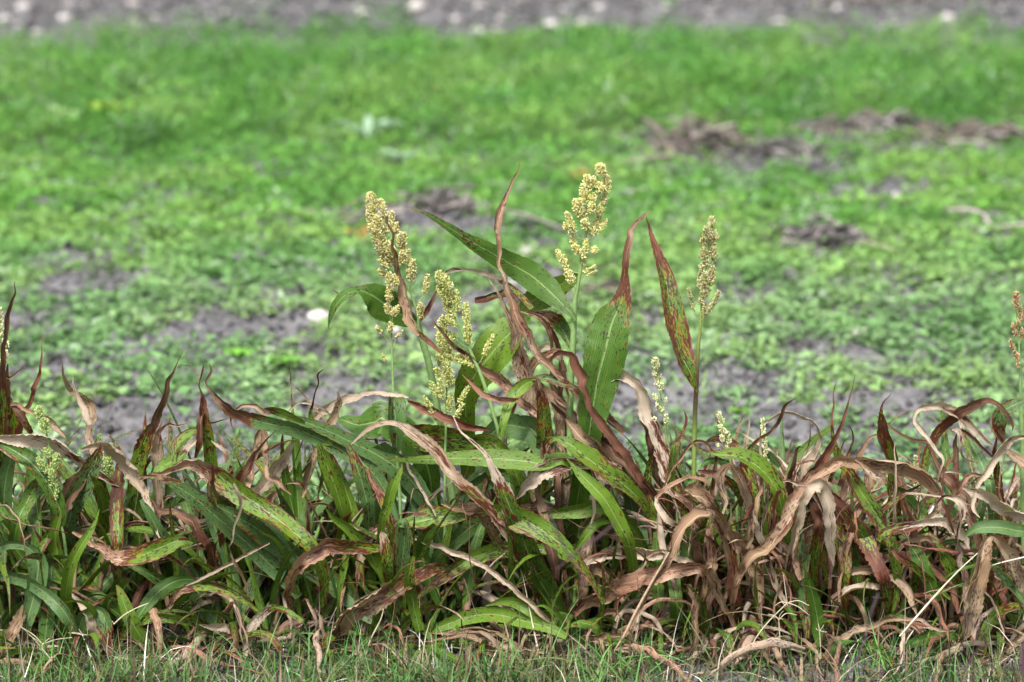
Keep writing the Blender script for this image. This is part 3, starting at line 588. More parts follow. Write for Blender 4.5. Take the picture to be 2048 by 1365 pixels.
E 1 1 .5 cg -2 | 1110 960 50 1090 840 60 1100 720 60 1120 640 40
G .9 1 .5 bg -10 | 520 1050 50 470 900 60 420 780 60 380 680 50 350 600 10
G .62 .8 .5 bg -9 | 600 1100 60 570 900 70 560 760 60 540 640 30
O .8 1 .5 tg -18 | 1640 1360 10 1760 1260 60 1880 1160 76 2040 1020 70 2100 980 30
"""
HEADS = {   # region, colour key, stalk (x y w ...) from the top down in that region, then extra stalk points in photo pixels, lobes
 'p1': ('P', 'gold', "200 100 6 310 450 8 420 770 10 540 960 14 630 1230 36", "838 660 13 856 720 14 868 780 14 905 1000 15 930 1270 16",
   "185 75 215 280 50,280 130 320 290 28,165 230 220 400 35,375 240 395 440 28,425 340 420 440 22,185 360 290 520 45,270 300 330 450 40,220 500 330 600 45,260 590 390 720 45,330 520 400 650 40,455 430 450 560 25,495 440 470 660 30,470 600 470 720 28,530 590 525 720 22,575 680 560 870 30,530 740 540 850 22,255 680 350 770 18,260 770 340 850 22,240 280 260 480 45,710 820 680 980 25,645 1080 640 1210 28"),
 'p1b': ('P', 'gold', "365 810 7 365 1000 8 370 1200 10 378 1360 12", "784 700 4.5 787 790 5 792 880 6 801 1026 7 806 1270 8",
   "355 800 370 960 32,350 960 360 1060 30,330 1080 360 1170 28,440 1100 390 1190 28,400 820 430 920 25,370 1250 360 1340 24,240 1290 290 1350 16,480 1330 420 1390 10,290 1545 330 1600 12"),
 'p2a': ('B', 'lime', "220 110 6 300 260 10 380 500 18 440 640 24 500 780 28 560 920 30 620 1100 30 690 1340 32", "1003 892 10 1014 932 10 1028 989 9.5 1060 1270 12",
   "215 95 310 240 45,230 200 320 330 50,270 330 350 450 35,355 240 365 400 28,435 340 440 480 25,440 470 460 650 28,250 440 350 520 25,200 520 350 610 22,340 740 450 775 22,290 745 490 830 16,650 590 575 740 20"),
 'p2b': ('B', 'lime', "250 480 6 270 700 10 285 950 14 280 1330 20", "890 950 6 890 1270 9",
   "245 460 260 560 35,235 560 300 700 50,250 640 290 790 50,215 740 230 820 18,270 780 310 980 38,205 840 230 920 22,230 930 255 1080 24,160 950 215 1070 20,110 1070 210 1240 20,320 1040 305 1180 24,460 990 380 1110 20,415 1120 345 1260 20"),
 'p3': ('R', 'pale', "500 110 8 430 400 14 380 690 24 350 850 28 315 1100 34 280 1300 40", "1149 615 11 1146 690 13 1141 770 14 1140 870 14 1140 1100 15 1138 1270 17",
   "500 85 510 180 45,380 180 390 330 35,345 270 365 440 35,430 200 440 290 30,560 190 545 350 40,490 250 500 350 35,430 350 440 420 30,265 410 310 560 30,300 400 330 520 25,550 370 480 540 38,420 430 430 530 35,370 480 360 600 35,350 590 380 680 35,500 560 430 730 38,560 590 500 690 20,195 525 265 700 28,170 620 200 680 22,240 740 270 830 26,260 820 310 900 32,110 870 200 1020 28,190 1040 250 1160 35,470 845 420 890 32,380 770 350 940 22,360 950 350 1010 16,460 1010 350 1070 16,480 1050 380 1100 9,210 690 225 740 9"),
 'p4': ('W', 'olive', "420 90 8 375 430 18 350 700 22 300 1130 30 285 1365 34", "1396 700 8 1393 770 9 1390 830 9.5 1388 950 10 1386 1270 13",
   "420 80 415 200 35,355 190 370 330 35,400 200 450 350 50,320 290 310 380 25,375 330 370 400 35,430 370 420 540 45,450 420 440 580 30,330 430 320 560 38,350 560 350 640 38,300 620 300 720 28,430 640 400 850 38,350 710 330 870 45,280 730 285 900 28,330 850 330 990 40,280 1000 310 1060 22,400 900 370 950 20,150 890 180 1000 18,180 1000 215 1140 15,500 920 440 1080 22,430 1060 390 1160 25,340 1060 340 1190 22,310 1180 330 1220 20"),
 'h5': ('T', 'cream', "170 120 8 215 450 14 260 700 20 290 950 28", "1345 940 5 1353 1000 5 1362 1270 8",
   "165 90 175 200 32,175 200 170 290 35,215 270 180 390 32,235 370 230 460 25,150 480 180 570 18,285 530 275 570 14,190 590 200 650 22,245 630 240 690 28,285 710 290 810 22,135 740 180 770 18"),
 'h6': ('T', 'cream', "870 700 8 910 850 12 945 1100 20", "1465 940 5 1473 1000 6 1480 1270 9",
   "865 680 880 790 20,900 740 905 800 20,870 820 905 900 25,915 870 940 920 25,885 930 910 1010 25,960 900 975 1030 22,920 1050 965 1100 28,840 1030 860 1060 16"),
 'h7': ('T', 'cream', "1340 760 8 1355 950 12 1365 1200 20", "1528 960 5 1530 1270 8",
   "1340 740 1345 900 22,1350 900 1360 1000 18,1375 1000 1365 1180 20,1400 1200 1390 1240 12"),
 'h8': ('U', 'red', "600 120 8 605 300 12 620 450 14 632 700 18 642 1000 26", "2043 830 9 2046 950 12 2052 1270 16",
   "600 105 605 260 28,640 240 635 380 20,570 400 600 510 18,545 545 580 650 16,580 650 620 720 22,660 440 650 520 20,620 380 620 410 16,620 720 620 800 14"),
 'h9': ('S', 'cream', "-4 140 5 0 420 6 -6 700 9", "-6 900 8 -10 1270 12",
   "0 140 5 280 12,20 300 35 340 14,30 360 15 420 16,5 450 8 550 16"),
 'h10': ('S', 'green', "205 650 5 240 800 8 270 1000 10 300 1200 13 325 1310 16", "135 1150 9 150 1290 11",
   "195 640 205 700 20,220 700 230 770 25,230 850 250 900 25,290 880 265 960 20,190 900 240 970 18,260 960 270 1040 16,285 1030 285 1110 10"),
 'h11': ('S', 'green', "505 790 5 530 870 6 560 1000 9", "226 1100 6 240 1285 9",
   "500 780 505 810 10,540 860 555 990 22,565 890 520 960 15"),
 'h12': ('M', 'green', "745 350 6 725 480 8 715 590 12 700 700 14", "300 1270 8",
   "748 345 735 430 12,738 420 720 590 12"),
 'h13': ('F', 'cream', "1525 860 4 1530 960 6 1536 1080 9", "1838 1120 6 1842 1270 9",
   "1524 850 1527 920 10,1520 920 1530 1000 13,1535 1000 1537 1080 12"),
}
# the plants along the row: base x in the photo, extra depth, head key, label
PLANTS = [
 (-14, 0, 'h9', "sorghum plant half out of the picture, its cream seed head along the left edge"),
 (62, 2, None, "dense dark green sorghum clump below the long cream-edged leaf, next to the row's left end"),
 (150, -9, 'h10', "bright green sorghum plant with an arching leaf hanging to the grass"),
 (238, 0, 'h11', "sorghum plant with a small loose green seed head beside the hanging cream leaf"),
 (310, 1, 'h12', "sorghum plant with a slim green spike and a tall brown pointed leaf above"),
 (410, 0, None, "sorghum plant with a spotted yellow-green spire leaf between two brown curled tips"),
 (505, -2, None, "sorghum clump with a folded pink-brown leaf hanging over the gap near its top"),
 (610, -3, None, "sorghum clump sending two long spotted leaves up and to the left"),
 (705, 1, None, "leafy sorghum clump behind the wide grey-brown leaf that droops to the grass"),
 (806, -2, 'p1b', "sorghum plant with thin stalk and small tan seed head before the gold one"),
 (890, 0, 'p2b', "sorghum plant with the lowest yellow-green seed head, fanned out at its bottom"),
 (935, 3, 'p1', "tall sorghum plant whose gold seed head is crossed by a narrow tan leaf"),
 (1060, 0, 'p2a', "sorghum plant with a leaning lime seed head on a bare bent green stalk"),
 (1138, 0, 'p3', "tallest sorghum plant, pale yellow seed head over broad green leaves and a brown spear leaf"),
 (1235, -4, None, "sorghum clump with broad bluish blade and tan leaves, right of the tallest stalk"),
 (1362, -2, 'h5', "sorghum plant with a slim cream seed head next to the arching white dead leaf"),
 (1386, 1, 'p4', "sorghum plant with a narrow olive seed head and a rust-edged leaf pointing straight up"),
 (1480, -1, 'h6', "sorghum plant with a short cream and brown seed head above a yellow-green spotted leaf"),
 (1530, 0, 'h7', "sorghum plant with a thin cream spike partly behind a brown rolled leaf"),
 (1610, -3, None, "sorghum clump under a folded leaf whose bleached end hangs straight down"),
 (1690, 0, None, "sorghum clump with rust-streaked leaves and two needle-thin upright tips"),
 (1765, -1, None, "sorghum clump with a rust-blotched yellow lozenge leaf standing up"),
 (1842, 0, 'h13', "sorghum plant with a short green-cream spike under the looping pinkish dead leaves"),
 (1945, -2, None, "sorghum clump with a folded spotted tan leaf drooping to the grass"),
 (2052, 1, 'h8', "sorghum plant with a reddish seed head at the right end of the row"),
]
SEEDCOL = {'gold': [(.50, .47, .14), (.60, .57, .24), (.74, .70, .46), (.42, .27, .14)], 'lime': [(.46, .50, .12), (.58, .60, .20), (.70, .70, .42), (.38, .38, .10)],
           'pale': [(.64, .63, .18), (.72, .71, .30), (.84, .82, .54), (.52, .38, .12)], 'olive': [(.40, .40, .15), (.50, .50, .24), (.62, .60, .38), (.30, .10, .05)],
           'cream': [(.62, .66, .32), (.70, .72, .40), (.80, .78, .54), (.50, .38, .18)], 'red': [(.44, .34, .16), (.52, .44, .24), (.46, .20, .12), (.34, .10, .06)],
           'green': [(.30, .42, .12), (.42, .52, .18), (.52, .58, .26), (.26, .36, .10)]}
def lobe(mb, p0, p1, r, cols, rg):
    """spikelets packed along a short axis p1 (inner) -> p0 (outer)"""
    ax = p0-p1; Lg = np.linalg.norm(ax); ax = ax/max(Lg, 1e-6)
    a = nrm(np.cross(ax, [0.1, 1, .2])); b = np.cross(ax, a)
    core_ = np.array(cols).mean(0)*np.array([.55, .62, .45]); tt_ = np.linspace(0, 1, 6)
    tube(mb, p1[None]+ax[None]*(tt_*Lg)[:, None], r*.62*np.array([.3, .8, 1, .95, .7, .15]), 6, vc=(*core_, 1))
    r = r*1.22; n = int(np.clip(4.6*math.pi*r*(Lg+r)/(.0052*.0030*1.9)*1.0, 18, 1000))
    t = rg.random(n); th = rg.uniform(0, 6.283, n)
    prof = np.sqrt(np.clip(1-(np.abs(t-.42)/.60)**2.2, .05, 1))
    rr = r*prof*np.sqrt(rg.uniform(.10, 1.0, n))
    out = a[None]*np.cos(th)[:, None]+b[None]*np.sin(th)[:, None]
    c = p1[None]+ax[None]*((t*1.06-.03)*Lg)[:, None]+out*rr[:, None]
    d = nrm(ax[None]*.9+out*.75+rg.normal(0, .25, (n, 3)))
    s = nrm(np.cross(d, rg.normal(0, 1, (n, 3)))); q = np.cross(d, s)
    ln = rg.uniform(.0036, .0064, n)[:, None]; wd = rg.uniform(.0008, .0016, n)[:, None]
    h = [(-.5, 0, 0)]; k5 = [(math.cos(k*2.0944), math.sin(k*2.0944)) for k in range(3)]
    V = [c-d*ln*.5]
    for lv, sc in ((-.15, 1.), (.22, .75)):
        for x, y in k5: V.append(c+d*ln*lv+(s*x+q*y)*wd*sc)
    V.append(c+d*ln*.62)
    V = np.stack(V, 1)                        # n,8,3
    F = []
    for k in range(3):
        k2 = (k+1) % 3; F += [(0, 1+k2, 1+k), (1+k, 1+k2, 4+k2), (1+k, 4+k2, 4+k), (4+k, 4+k2, 7)]
    F = (np.array(F)[None]+(np.arange(n)*8)[:, None, None]).reshape(-1, 3)
    base = np.array(cols)[rg.choice(4, n, p=[.40, .33, .17, .10])]*rg.uniform(.85, 1.25, (n, 1))
    vc = np.ones((n, 8, 4)); vc[..., :3] = base[:, None]; vc[:, 7, :3] = base*1.15+.10; vc[:, 0, :3] = base*.8
    mb.add(V.reshape(-1, 3), None, F, vc=np.clip(vc, 0, .95).reshape(-1, 4))

def parse_pts(s, k): a = np.array([float(q) for q in s.split()]); return a.reshape(-1, k)
plants = []
for i, (px, dep, hk, label) in enumerate(PLANTS):
    y0 = dep/100
    g = ground_at(px, 1280); loc = np.array([at(px, 1270, y0)[0], y0, 0.])
    root = empty('sorghum_plant', loc, label, 'sorghum', 'sorghum plants in the row')
    plants.append((px, y0, root))
STALK_UV = []
def stalk_colors(n, key, seed):
    r_ = np.random.default_rng(seed)
    g = np.array([.20, .33, .11]) if key != 'p4' else np.array([.20, .27, .06])
    c = np.ones((n, 4)); c[:, :3] = g*(1+smooth_noise(n, 8, .12)[:, None]); return c
def shaft(mb, pts, key, seed):
    n = max(12, len(pts)*5); Q = catmull(pts, n)
    c = stalk_colors(n, key, seed)
    if key == 'p4':
        t = np.linspace(0, 1, n); k = np.clip(1-np.abs(t-.40)/.11, 0, 1)[:, None]; c[:, :3] = c[:, :3]*(1-k)+np.array([.10, .03, .04])*k
    rad = Q[:, 3]/2
    L = np.linspace(0, 1, n)
    tube(mb, Q[:, :3], rad, 8, vc=c)
for (px, y0, root), (_, dep, hk, label) in zip(plants, PLANTS):
    if not hk: continue
    rk, colk, st, ex, lobes = HEADS[hk]; ox, oy, sc = REG[rk]
    rg = np.random.default_rng(abs(hash(hk)) % 1000 if False else sum(map(ord, hk))*7)
    P = parse_pts(st, 3); P = P*sc+np.array([ox, oy, 0]); E = parse_pts(ex, 3)
    A = np.vstack([P, E]); d0 = y0-.02 if hk not in ('p1',) else .0
    W3 = np.array([[*at(x, y, d0+(y0-d0)*i/(len(A)-1)), w_*mpp(d0)] for i, (x, y, w_) in enumerate(A)])
    base = W3[-1].copy(); base[2] = -.02; W3 = np.vstack([W3, base]) if W3[-1][2] > 0 else W3
    mb = MB(); shaft(mb, W3, hk, 5)
    # swollen nodes on the stem
    nn = len(P)
    mb.build('stalk', M_STEM, root)
    ms = MB(); br = MB(); rach = W3[:nn]
    for lb in lobes.split(','):
        x0, y0_, x1, y1, r_ = [float(q) for q in lb.split()]
        yy = d0+rg.uniform(-1, 1)*(.012 if abs(x0-x1) < 60 else .02)
        p0 = at(x0*sc+ox, y0_*sc+oy, yy); p1 = at(x1*sc+ox, y1*sc+oy, yy*.5+d0*.5)
        lobe(ms, p0, p1, r_*sc*mpp(d0), SEEDCOL[colk], rg)
        dist = np.linalg.norm(W3[:, :3]-(p1-np.array([0, 0, .02])), axis=1)
        full = catmull(W3, 60); m_ = full[:, 2] < p1[2]-.012
        cand = full[m_][:, :3] if m_.any() else full[-5:, :3]
        j = np.argmin(np.linalg.norm(cand-p1, axis=1)); q = cand[j]
        mid = (q+p1)/2+np.array([0, 0, -.004]); tube(br, catmull([q, mid, p1, (p1+p0)/2], 10), .0007, 4, vc=(*[.34, .42, .16], 1))
    h = ms.build('seed_head', M_SEED, root, smooth=False); br.build('branchlet', M_STEM, h)

def nearest_plant(px): return min(plants, key=lambda p: abs(p[0]-px))
for line in LEAVES.strip().splitlines():
    hd, pts = line.split('|'); rk, d0, d1, sw, tg, dep = hd.split(); d0, d1, sw, dep = float(d0), float(d1), float(sw), float(dep)/100
    ox, oy, sc = REG[rk]; P = parse_pts(pts, 3)*sc+np.array([ox, oy, 0]); P[:, 2] /= 1
    pl = nearest_plant(P[0, 0]); nx = 0
    if P[0, 1] < 1170 and P[0, 2] > 13 and P[1, 1] < P[0, 1]+30:       # the hidden lower part, down into the clump
        dx = np.clip(pl[0]-P[0, 0], -60, 60); H = min(1225-P[0, 1], 230); dr = P[0, :2]-P[1, :2]; dr = dr/np.hypot(*dr)
        a_ = P[0, :2]+dr*H*.3; b_ = np.array([P[0, 0]+dr[0]*H*.3+dx*.8, P[0, 1]+H]); mid = (a_*.6+b_*.4); mid[1] = max(mid[1], P[0, 1]+H*.3)
        wd_ = max(P[0, 2], P[1, 2]*.8); P = np.vstack([[*b_, 9], [*mid, wd_*.75], [*P[0, :2], wd_], P[1:]]) if H > 25 else P; nx = 2 if H > 25 else 0
    n = int(np.clip(len(P)*9, 48, 130))
    L = np.concatenate([[0], np.cumsum(np.hypot(*np.diff(P[:, :2], axis=0).T))]); tot = L[-1]; s = L/tot
    amp = min(.05, tot*.00016)
    ph = rng.uniform(0, 6.28); off = amp*np.sin(s*rng.uniform(2.5, 5)+ph)
    if nx: off[0] += .05; off[1] += .03; sw = sw+(1-sw)*.0+0*tot
    if nx: sw = s[nx]+sw*(1-s[nx])
    W3 = np.array([[*at(x, y, dep+o), w_*mpp(dep)/2] for (x, y, w_), o in zip(P, off)])
    W3[:, 2] = np.maximum(W3[:, 2], .006)
    Q = catmull(W3, n); C, W = Q[:, :3], np.maximum(Q[:, 3], .0006)
    t = np.linspace(0, 1, n)
    isdry = (d0+d1)/2 > .9
    phi = smooth_noise(n, max(3, len(P)//2), R(48 if isdry else 38))+rng.uniform(-.3, .3)
    W = W/np.clip(np.cos(phi), .80, 1)
    k = sstep(sw-.14, sw+.14, t); dry = d0*(1-k)+d1*k
    curl = np.where(dry > .85, rng.uniform(.9, 1.5), rng.uniform(.35, .8))*1.
    W = W*(1+.10*(curl > .85))
    if P[:, 2].max() > 50 and not isdry: curl = curl*.35
    if rng.random() < .5: curl = -curl
    tone = np.clip(TONE[tg[0]]+smooth_noise(n, 6, .14), 0, 1); green = np.clip(GREEN[tg[1]]+rng.uniform(-.08, .08), 0, 1)
    if tg[0] == 'p' and isdry: tone = tone-.13*(dep < -.05)
    if tg[0] == 'c' and rk != 'Z': tone = np.clip(tone+.30*(1-t)*(d0 > .9), 0, 1)
    mb = MB(); ribbon(mb, C, W, nrm(C-CP)*-1, phi, dry, tone, green, fold=rng.uniform(.1, .35)*(1 if rng.random() < .6 else -1), ripple=.10 if isdry else .05, curl=curl, kind=tg[0])
    o = mb.build('leaf', M_LEAF, pl[2])
    if isdry: o['label'] = {'c': 'bleached dry leaf', 't': 'dry tan leaf', 'p': 'dry pinkish brown leaf', 'b': 'dead dark brown leaf'}[tg[0]]
    elif d0 < .13 and d1 < .4: o['label'] = {'y': 'fresh yellow-green leaf', 'g': 'healthy green leaf', 'u': 'healthy bluish green leaf'}[tg[1]]
    elif d0 > .5: o['label'] = 'rust-blotched leaf'

# leaves and tillers inside the row that the photo shows only in glimpses
def grown_leaf(root, bx, by, bz, azi, lean, Lg, Wd, dry, tone, green, droop, rg, floor=.012):
    n = 26; ds = Lg/(n-1); e = math.pi/2-lean; p = np.array([bx, by, bz]); C = [p.copy()]; k = droop
    for i in range(1, n):
        t = i/(n-1); e -= k*(.3+1.6*t)/n*1.6
        if p[2] < floor+.02 and e < 0: e = max(e, -.05)
        azi += rg.normal(0, .04)
        p = p+ds*np.array([math.cos(azi)*math.cos(e), math.sin(azi)*math.cos(e), math.sin(e)]); p[2] = max(p[2], floor); C.append(p.copy())
    C = np.array(C); t = np.linspace(0, 1, n)
    W = Wd/2*np.clip(np.minimum(.35+3.0*t, 1)*(1-t**2.6)**.8, .02, 1)
    T = nrm(np.gradient(C, axis=0)); side = np.array([-math.sin(azi), math.cos(azi), 0]); ref = nrm(np.cross(side[None], T))
    phi = smooth_noise(n, 4, R(55))+rg.uniform(-.6, .6)
    mb = MB(); isdry = dry > .85
    k_ = sstep(.5, .95, t); dr = np.full(n, dry)+k_*(rg.uniform(.2, .6) if not isdry else 0)
    ribbon(mb, C, W, ref, phi, dr, np.clip(tone+smooth_noise(n, 5, .12), 0, 1), green, fold=rg.uniform(-.3, .3), ripple=.05 if not isdry else .12,
           curl=rg.choice([-1, 1])*(rg.uniform(.9, 1.8) if isdry else rg.uniform(.2, .8)))
    o = mb.build('leaf', M_LEAF, root)
    if isdry: o['label'] = 'dry leaf low in the clump'
    return o
rgf = np.random.default_rng(21)
for i, (px, y0, root) in enumerate(plants):
    right = sstep(1050, 1500, np.array(float(px)))
    left = 1-right
    k = 30
    for j in range(k):
        u_ = rgf.random(); pd = .10+.26*right
        isdry = u_ < pd
        bx = root.location.x+rgf.normal(0, .026); by = y0+rgf.normal(0, .045)+(.065 if rgf.random() < .8 else 0)
        tall = rgf.uniform(.20, .40) if px < 700 or px > 1250 else rgf.uniform(.18, .37)
        azi = rgf.uniform(0, 6.28); azi = -azi if math.sin(azi) < -.25 and rgf.random() < .85 else azi
        grown_leaf(root, bx, by, rgf.uniform(-.01, .05), azi, rgf.uniform(.04, .42), tall*rgf.uniform(1.05, 1.35), rgf.uniform(.018, .035), 
                   rgf.uniform(.92, 1.05) if isdry else rgf.uniform(.04, .34+.40*right), rgf.choice([.1, .35, .62, .8, .95]), rgf.choice([.1, .3, .45, .6, .9]), rgf.uniform(.1, 1.5) if not isdry else rgf.uniform(.3, 2.6), rgf)
    for j in range(12):     # shaded inner blades
        grown_leaf(root, root.location.x+rgf.normal(0, .035), y0+rgf.uniform(.03, .13), 0, rgf.uniform(0, 6.28), rgf.uniform(.02, .3), rgf.uniform(.16, .33), rgf.uniform(.02, .034), rgf.uniform(.04, .5), rgf.choice([.1, .62, .95]), rgf.choice([.3, .45, .6]), rgf.uniform(.1, 1.), rgf)
    for j in range(7):      # narrow young blades crossing in front
        grown_leaf(root, root.location.x+rgf.normal(0, .05), y0-rgf.uniform(-.02, .08), 0, rgf.uniform(0, 6.28), rgf.uniform(.05, .7), rgf.uniform(.22, .42), rgf.uniform(.007, .016), rgf.uniform(.02, .45), rgf.choice([.3, .62, .9]), rgf.choice([.05, .1, .3, .45]), rgf.uniform(.1, 1.2), rgf, .006)
    for j in range(9):      # short spreading blades at the foot
        azi = rgf.uniform(3.0, 6.4); dd = rgf.random() < .15+.3*right
        grown_leaf(root, root.location.x+rgf.normal(0, .04), y0-rgf.uniform(.02, .13), 0, azi, rgf.uniform(.3, 1.1), rgf.uniform(.12, .26), rgf.uniform(.012, .026), 1. if dd else rgf.uniform(.04, .5), rgf.choice([.3, .62, .9]), rgf.choice([.1, .3, .45, .6]), rgf.uniform(.8, 2.4), rgf, .006)
    for j in range(4):      # low dead leaves fallen round the foot
        azi = rgf.uniform(0, 6.28); grown_leaf(root, root.location.x+rgf.normal(0, .04), y0+.01+rgf.normal(0, .05), rgf.uniform(.02, .10), azi, rgf.uniform(.7, 1.4), rgf.uniform(.15, .32), rgf.uniform(.015, .03),
                   1.0, rgf.choice([.05, .3, .5, .62]), .4, rgf.uniform(.8, 2.5), rgf, .01)
    for j in range(4+int(8*right)):     # narrow dead shreds hanging and crossing in the clump
        azi = rgf.uniform(0, 6.28)
        grown_leaf(root, root.location.x+rgf.normal(0, .05), y0+rgf.normal(-.02, .06), rgf.uniform(.03, .30), azi, rgf.uniform(.1, 1.6), rgf.uniform(.10, .30), rgf.uniform(.004, .013), 1.0, rgf.choice([.05, .3, .62, .9, .9]), .4, rgf.uniform(-1, 3.5), rgf, .01)
    for j in range(1):
        azi = rgf.uniform(3.3, 6.1); grown_leaf(root, root.location.x+rgf.normal(0, .05), y0-rgf.uniform(.08, .26), rgf.uniform(.02, .06), azi, rgf.uniform(1.1, 1.5), rgf.uniform(.15, .30), rgf.uniform(.012, .03), 1.0, rgf.choice([.05, .3, .62]), .4, rgf.uniform(.8, 2.), rgf, .008)
    mb = MB()
    for j in range(5):
        bx = root.location.x+rgf.normal(0, .03); by = y0+rgf.normal(0, .03)+.02; h_ = rgf.uniform(.12, .26)
        lx = rgf.normal(0, .04); pts = [[bx, by, -.02], [bx+lx*.3, by, h_*.4], [bx+lx, by+rgf.normal(0, .02), h_]]
        mb = MB(); c_ = np.array([.16, .28, .07]) if rgf.random() > .25+.4*right else np.array([.30, .20, .12])
        Q = catmull(pts, 8); tube(mb, Q, np.linspace(.0065, .0035, 8), 7, vc=(*c_, 1)); mb.build('stalk', M_STEM, root)
# ------------------------------------------------------------------ weeds on the field (nobody could count them)
def scatter_leaves(mb, cx, cy, cz, nl, size, spread, rise, cols, rg, up=.6, aspect=.55):
    """rosettes at (cx,cy,cz): nl leaflets each; every leaflet two folded quads"""
    m = len(cx); N = m*nl
    rep = lambda a: np.repeat(a, nl)
    az = rg.uniform(0, 6.283, N); r = rep(spread)*np.sqrt(rg.random(N)); h = rep(rise)*(rg.random(N)**.8)*(1-.4*r/np.maximum(rep(spread), 1e-6))
    base = np.stack([rep(cx)+r*np.cos(az), rep(cy)+r*np.sin(az), rep(cz)+h], 1)
    az2 = az+rg.normal(0, .7, N); tilt = rg.uniform(-.25, up, N)
    d = np.stack([np.cos(az2)*np.cos(tilt), np.sin(az2)*np.cos(tilt), np.sin(tilt)], 1)
    s = nrm(np.cross(d, [0, 0, 1.])+rg.normal(0, .25, (N, 3))); nn = np.cross(s, d)
    L = (rep(size)*rg.uniform(.6, 1.3, N))[:, None]; w = L*aspect*rg.uniform(.7, 1.2, (N, 1))*.5
    V = np.stack([base, base+d*L*.5-s*w+nn*w*.3, base+d*L*.5, base+d*L*.5+s*w+nn*w*.3, base+d*L-nn*L*.12], 1)
    F = (np.array([[0, 2, 1], [0, 3, 2], [1, 2, 4], [2, 3, 4]])[None]+(np.arange(N)*5)[:, None, None]).reshape(-1, 3)
    c = rep_c = np.repeat(cols, nl, 0)*rg.uniform(.7, 1.25, (N, 1)); vc = np.ones((N, 5, 4)); vc[..., :3] = c[:, None]
    mb.add(V.reshape(-1, 3), None, F, vc=np.clip(vc, 0, 1).reshape(-1, 4))
rgw = np.random.default_rng(5)
def field_pts(n, y0, y1, rg=rgw):
    y = rg.uniform(y0, y1, n); hw = (y-CAMY)*.17*1.75+1.1; x = rg.uniform(-1, 1, n)*hw
    return x, y
def weedcols(x, y, rg):
    n = len(x); px, py = to_px(x, y)
    bright = np.array([.138, .318, .056]); pale = np.array([.212, .335, .155]); yel = np.array([.21, .34, .085]); deep = np.array([.045, .170, .030])
    strip = np.clip((330-py)/60, 0, 1)*np.clip((py-40)/20, 0, 1)
    near = np.clip((py-430)/200, 0, 1)
    v = fbm(x*2.2+11, y*2.2+31)[:, None]; q = rg.random(n)[:, None]
    c = bright*(1-near[:, None])+(pale*.85+bright*.15)*near[:, None]  # nearer weeds paler: sky reflection on the leaves is put into their colour
    c = c*(1-strip[:, None])+(bright*.6+deep*.4)*strip[:, None]
    c = np.where(v > .56, c*.55+yel*.45, c); c = np.where(v < .44, c*.6+deep*.4, c)
    c = np.where(q < .10, c*.3+np.array([.26, .34, .24])*.7, c); c = np.where(q > .9993, np.array([.38, .20, .06]), c)
    return c*rg.uniform(.8, 1.2, (n, 1))
# row y range of the closed green strip
mb = MB()
def density(n, y0, y1, nl, s0, s1, sp0, sp1, r0, r1, up, aspect, thr=.55):
    x, y = field_pts(n, y0, y1); keep = cover(x, y) > thr+rgw.uniform(-.18, .18, n); x, y = x[keep], y[keep]; m = len(x)
    scatter_leaves(mb, x, y, gheight(x, y), nl, rgw.uniform(s0, s1, m), rgw.uniform(sp0, sp1, m), rgw.uniform(r0, r1, m), weedcols(x, y, rgw), rgw, up, aspect)
density(8200, .25, 3.2, 13, .018, .036, .03, .075, .015, .05, .7, .6)
density(17500, 3.2, 8.0, 12, .024, .044, .04, .09, .02, .055, .7, .6)
density(15500, 8.0, 13.5, 12, .025, .045, .06, .12, .03, .08, .8, .55)
density(7000, 21., 36., 10, .03, .06, .06, .14, .02, .05, .8, .5, .70)
density(3700, .4, 12., 14, .02, .05, .02, .05, .06, .13, 1.3, .3)
density(3700, .4, 14., 9, .04, .07, .03, .07, .01, .05, .5, .6)
tag(mb.build('weeds', M_WEED), 'low green weeds spreading in patches over the dark field soil', 'weeds', kind='stuff')
mb = MB()
n = 13500; x, y = field_pts(n, 8.2, 20.5)
px, py = to_px(x, y); far_lim = 84+np.interp(px, [0, 500, 900, 1400, 2048], [20, -6, -4, 4, 6])+(fbm(x*1.2, y*0+2)-.5)*30
near_lim = np.interp(px, [0, 500, 900, 1250, 1500, 2048], [330, 300, 285, 255, 262, 235])+(fbm(x*1.5+4, y*1.5)-.5)*90
keep = (py > far_lim) & (py < near_lim); x, y = x[keep], y[keep]; m = len(x)
hh = .05+.30*np.clip(fbm(x*2.3+8, y*1.6+3)*2-.5, 0, 1)
scatter_leaves(mb, x, y, gheight(x, y), 26, rgw.uniform(.03, .06, m), rgw.uniform(.05, .12, m), hh*rgw.uniform(.7, 1.25, m), weedcols(x, y, rgw), rgw, 1.15, .34)
tag(mb.build('tall_weeds', M_WEED), 'closed strip of taller bright green weeds across the field', 'weeds', kind='stuff')

# clods of soil
def blob_template(rg):
    bm_v = []; t = (1+5**.5)/2
    v = np.array([(-1, t, 0), (1, t, 0), (-1, -t, 0), (1, -t, 0), (0, -1, t), (0, 1, t), (0, -1, -t), (0, 1, -t), (t, 0, -1), (t, 0, 1), (-t, 0, -1), (-t, 0, 1)], float)
    f = np.array([(0, 11, 5), (0, 5, 1), (0, 1, 7), (0, 7, 10), (0, 10, 11), (1, 5, 9), (5, 11, 4), (11, 10, 2), (10, 7, 6), (7, 1, 8), (3, 9, 4), (3, 4, 2), (3, 2, 6), (3, 6, 8), (3, 8, 9), (4, 9, 5), (2, 4, 11), (6, 2, 10), (8, 6, 7), (9, 8, 1)])
    return v/np.linalg.norm(v[0]), f
IV, IF = blob_template(rgw)
n = 100000; x, y = field_pts(n, -.2, 24.); cv = cover(x, y); keep = cv < .62; x, y = x[keep], y[keep]; m = len(x)
sz = rgw.uniform(.004, .014, m)*(1+.7*(rgw.random(m) > .93))*(1+y/14)
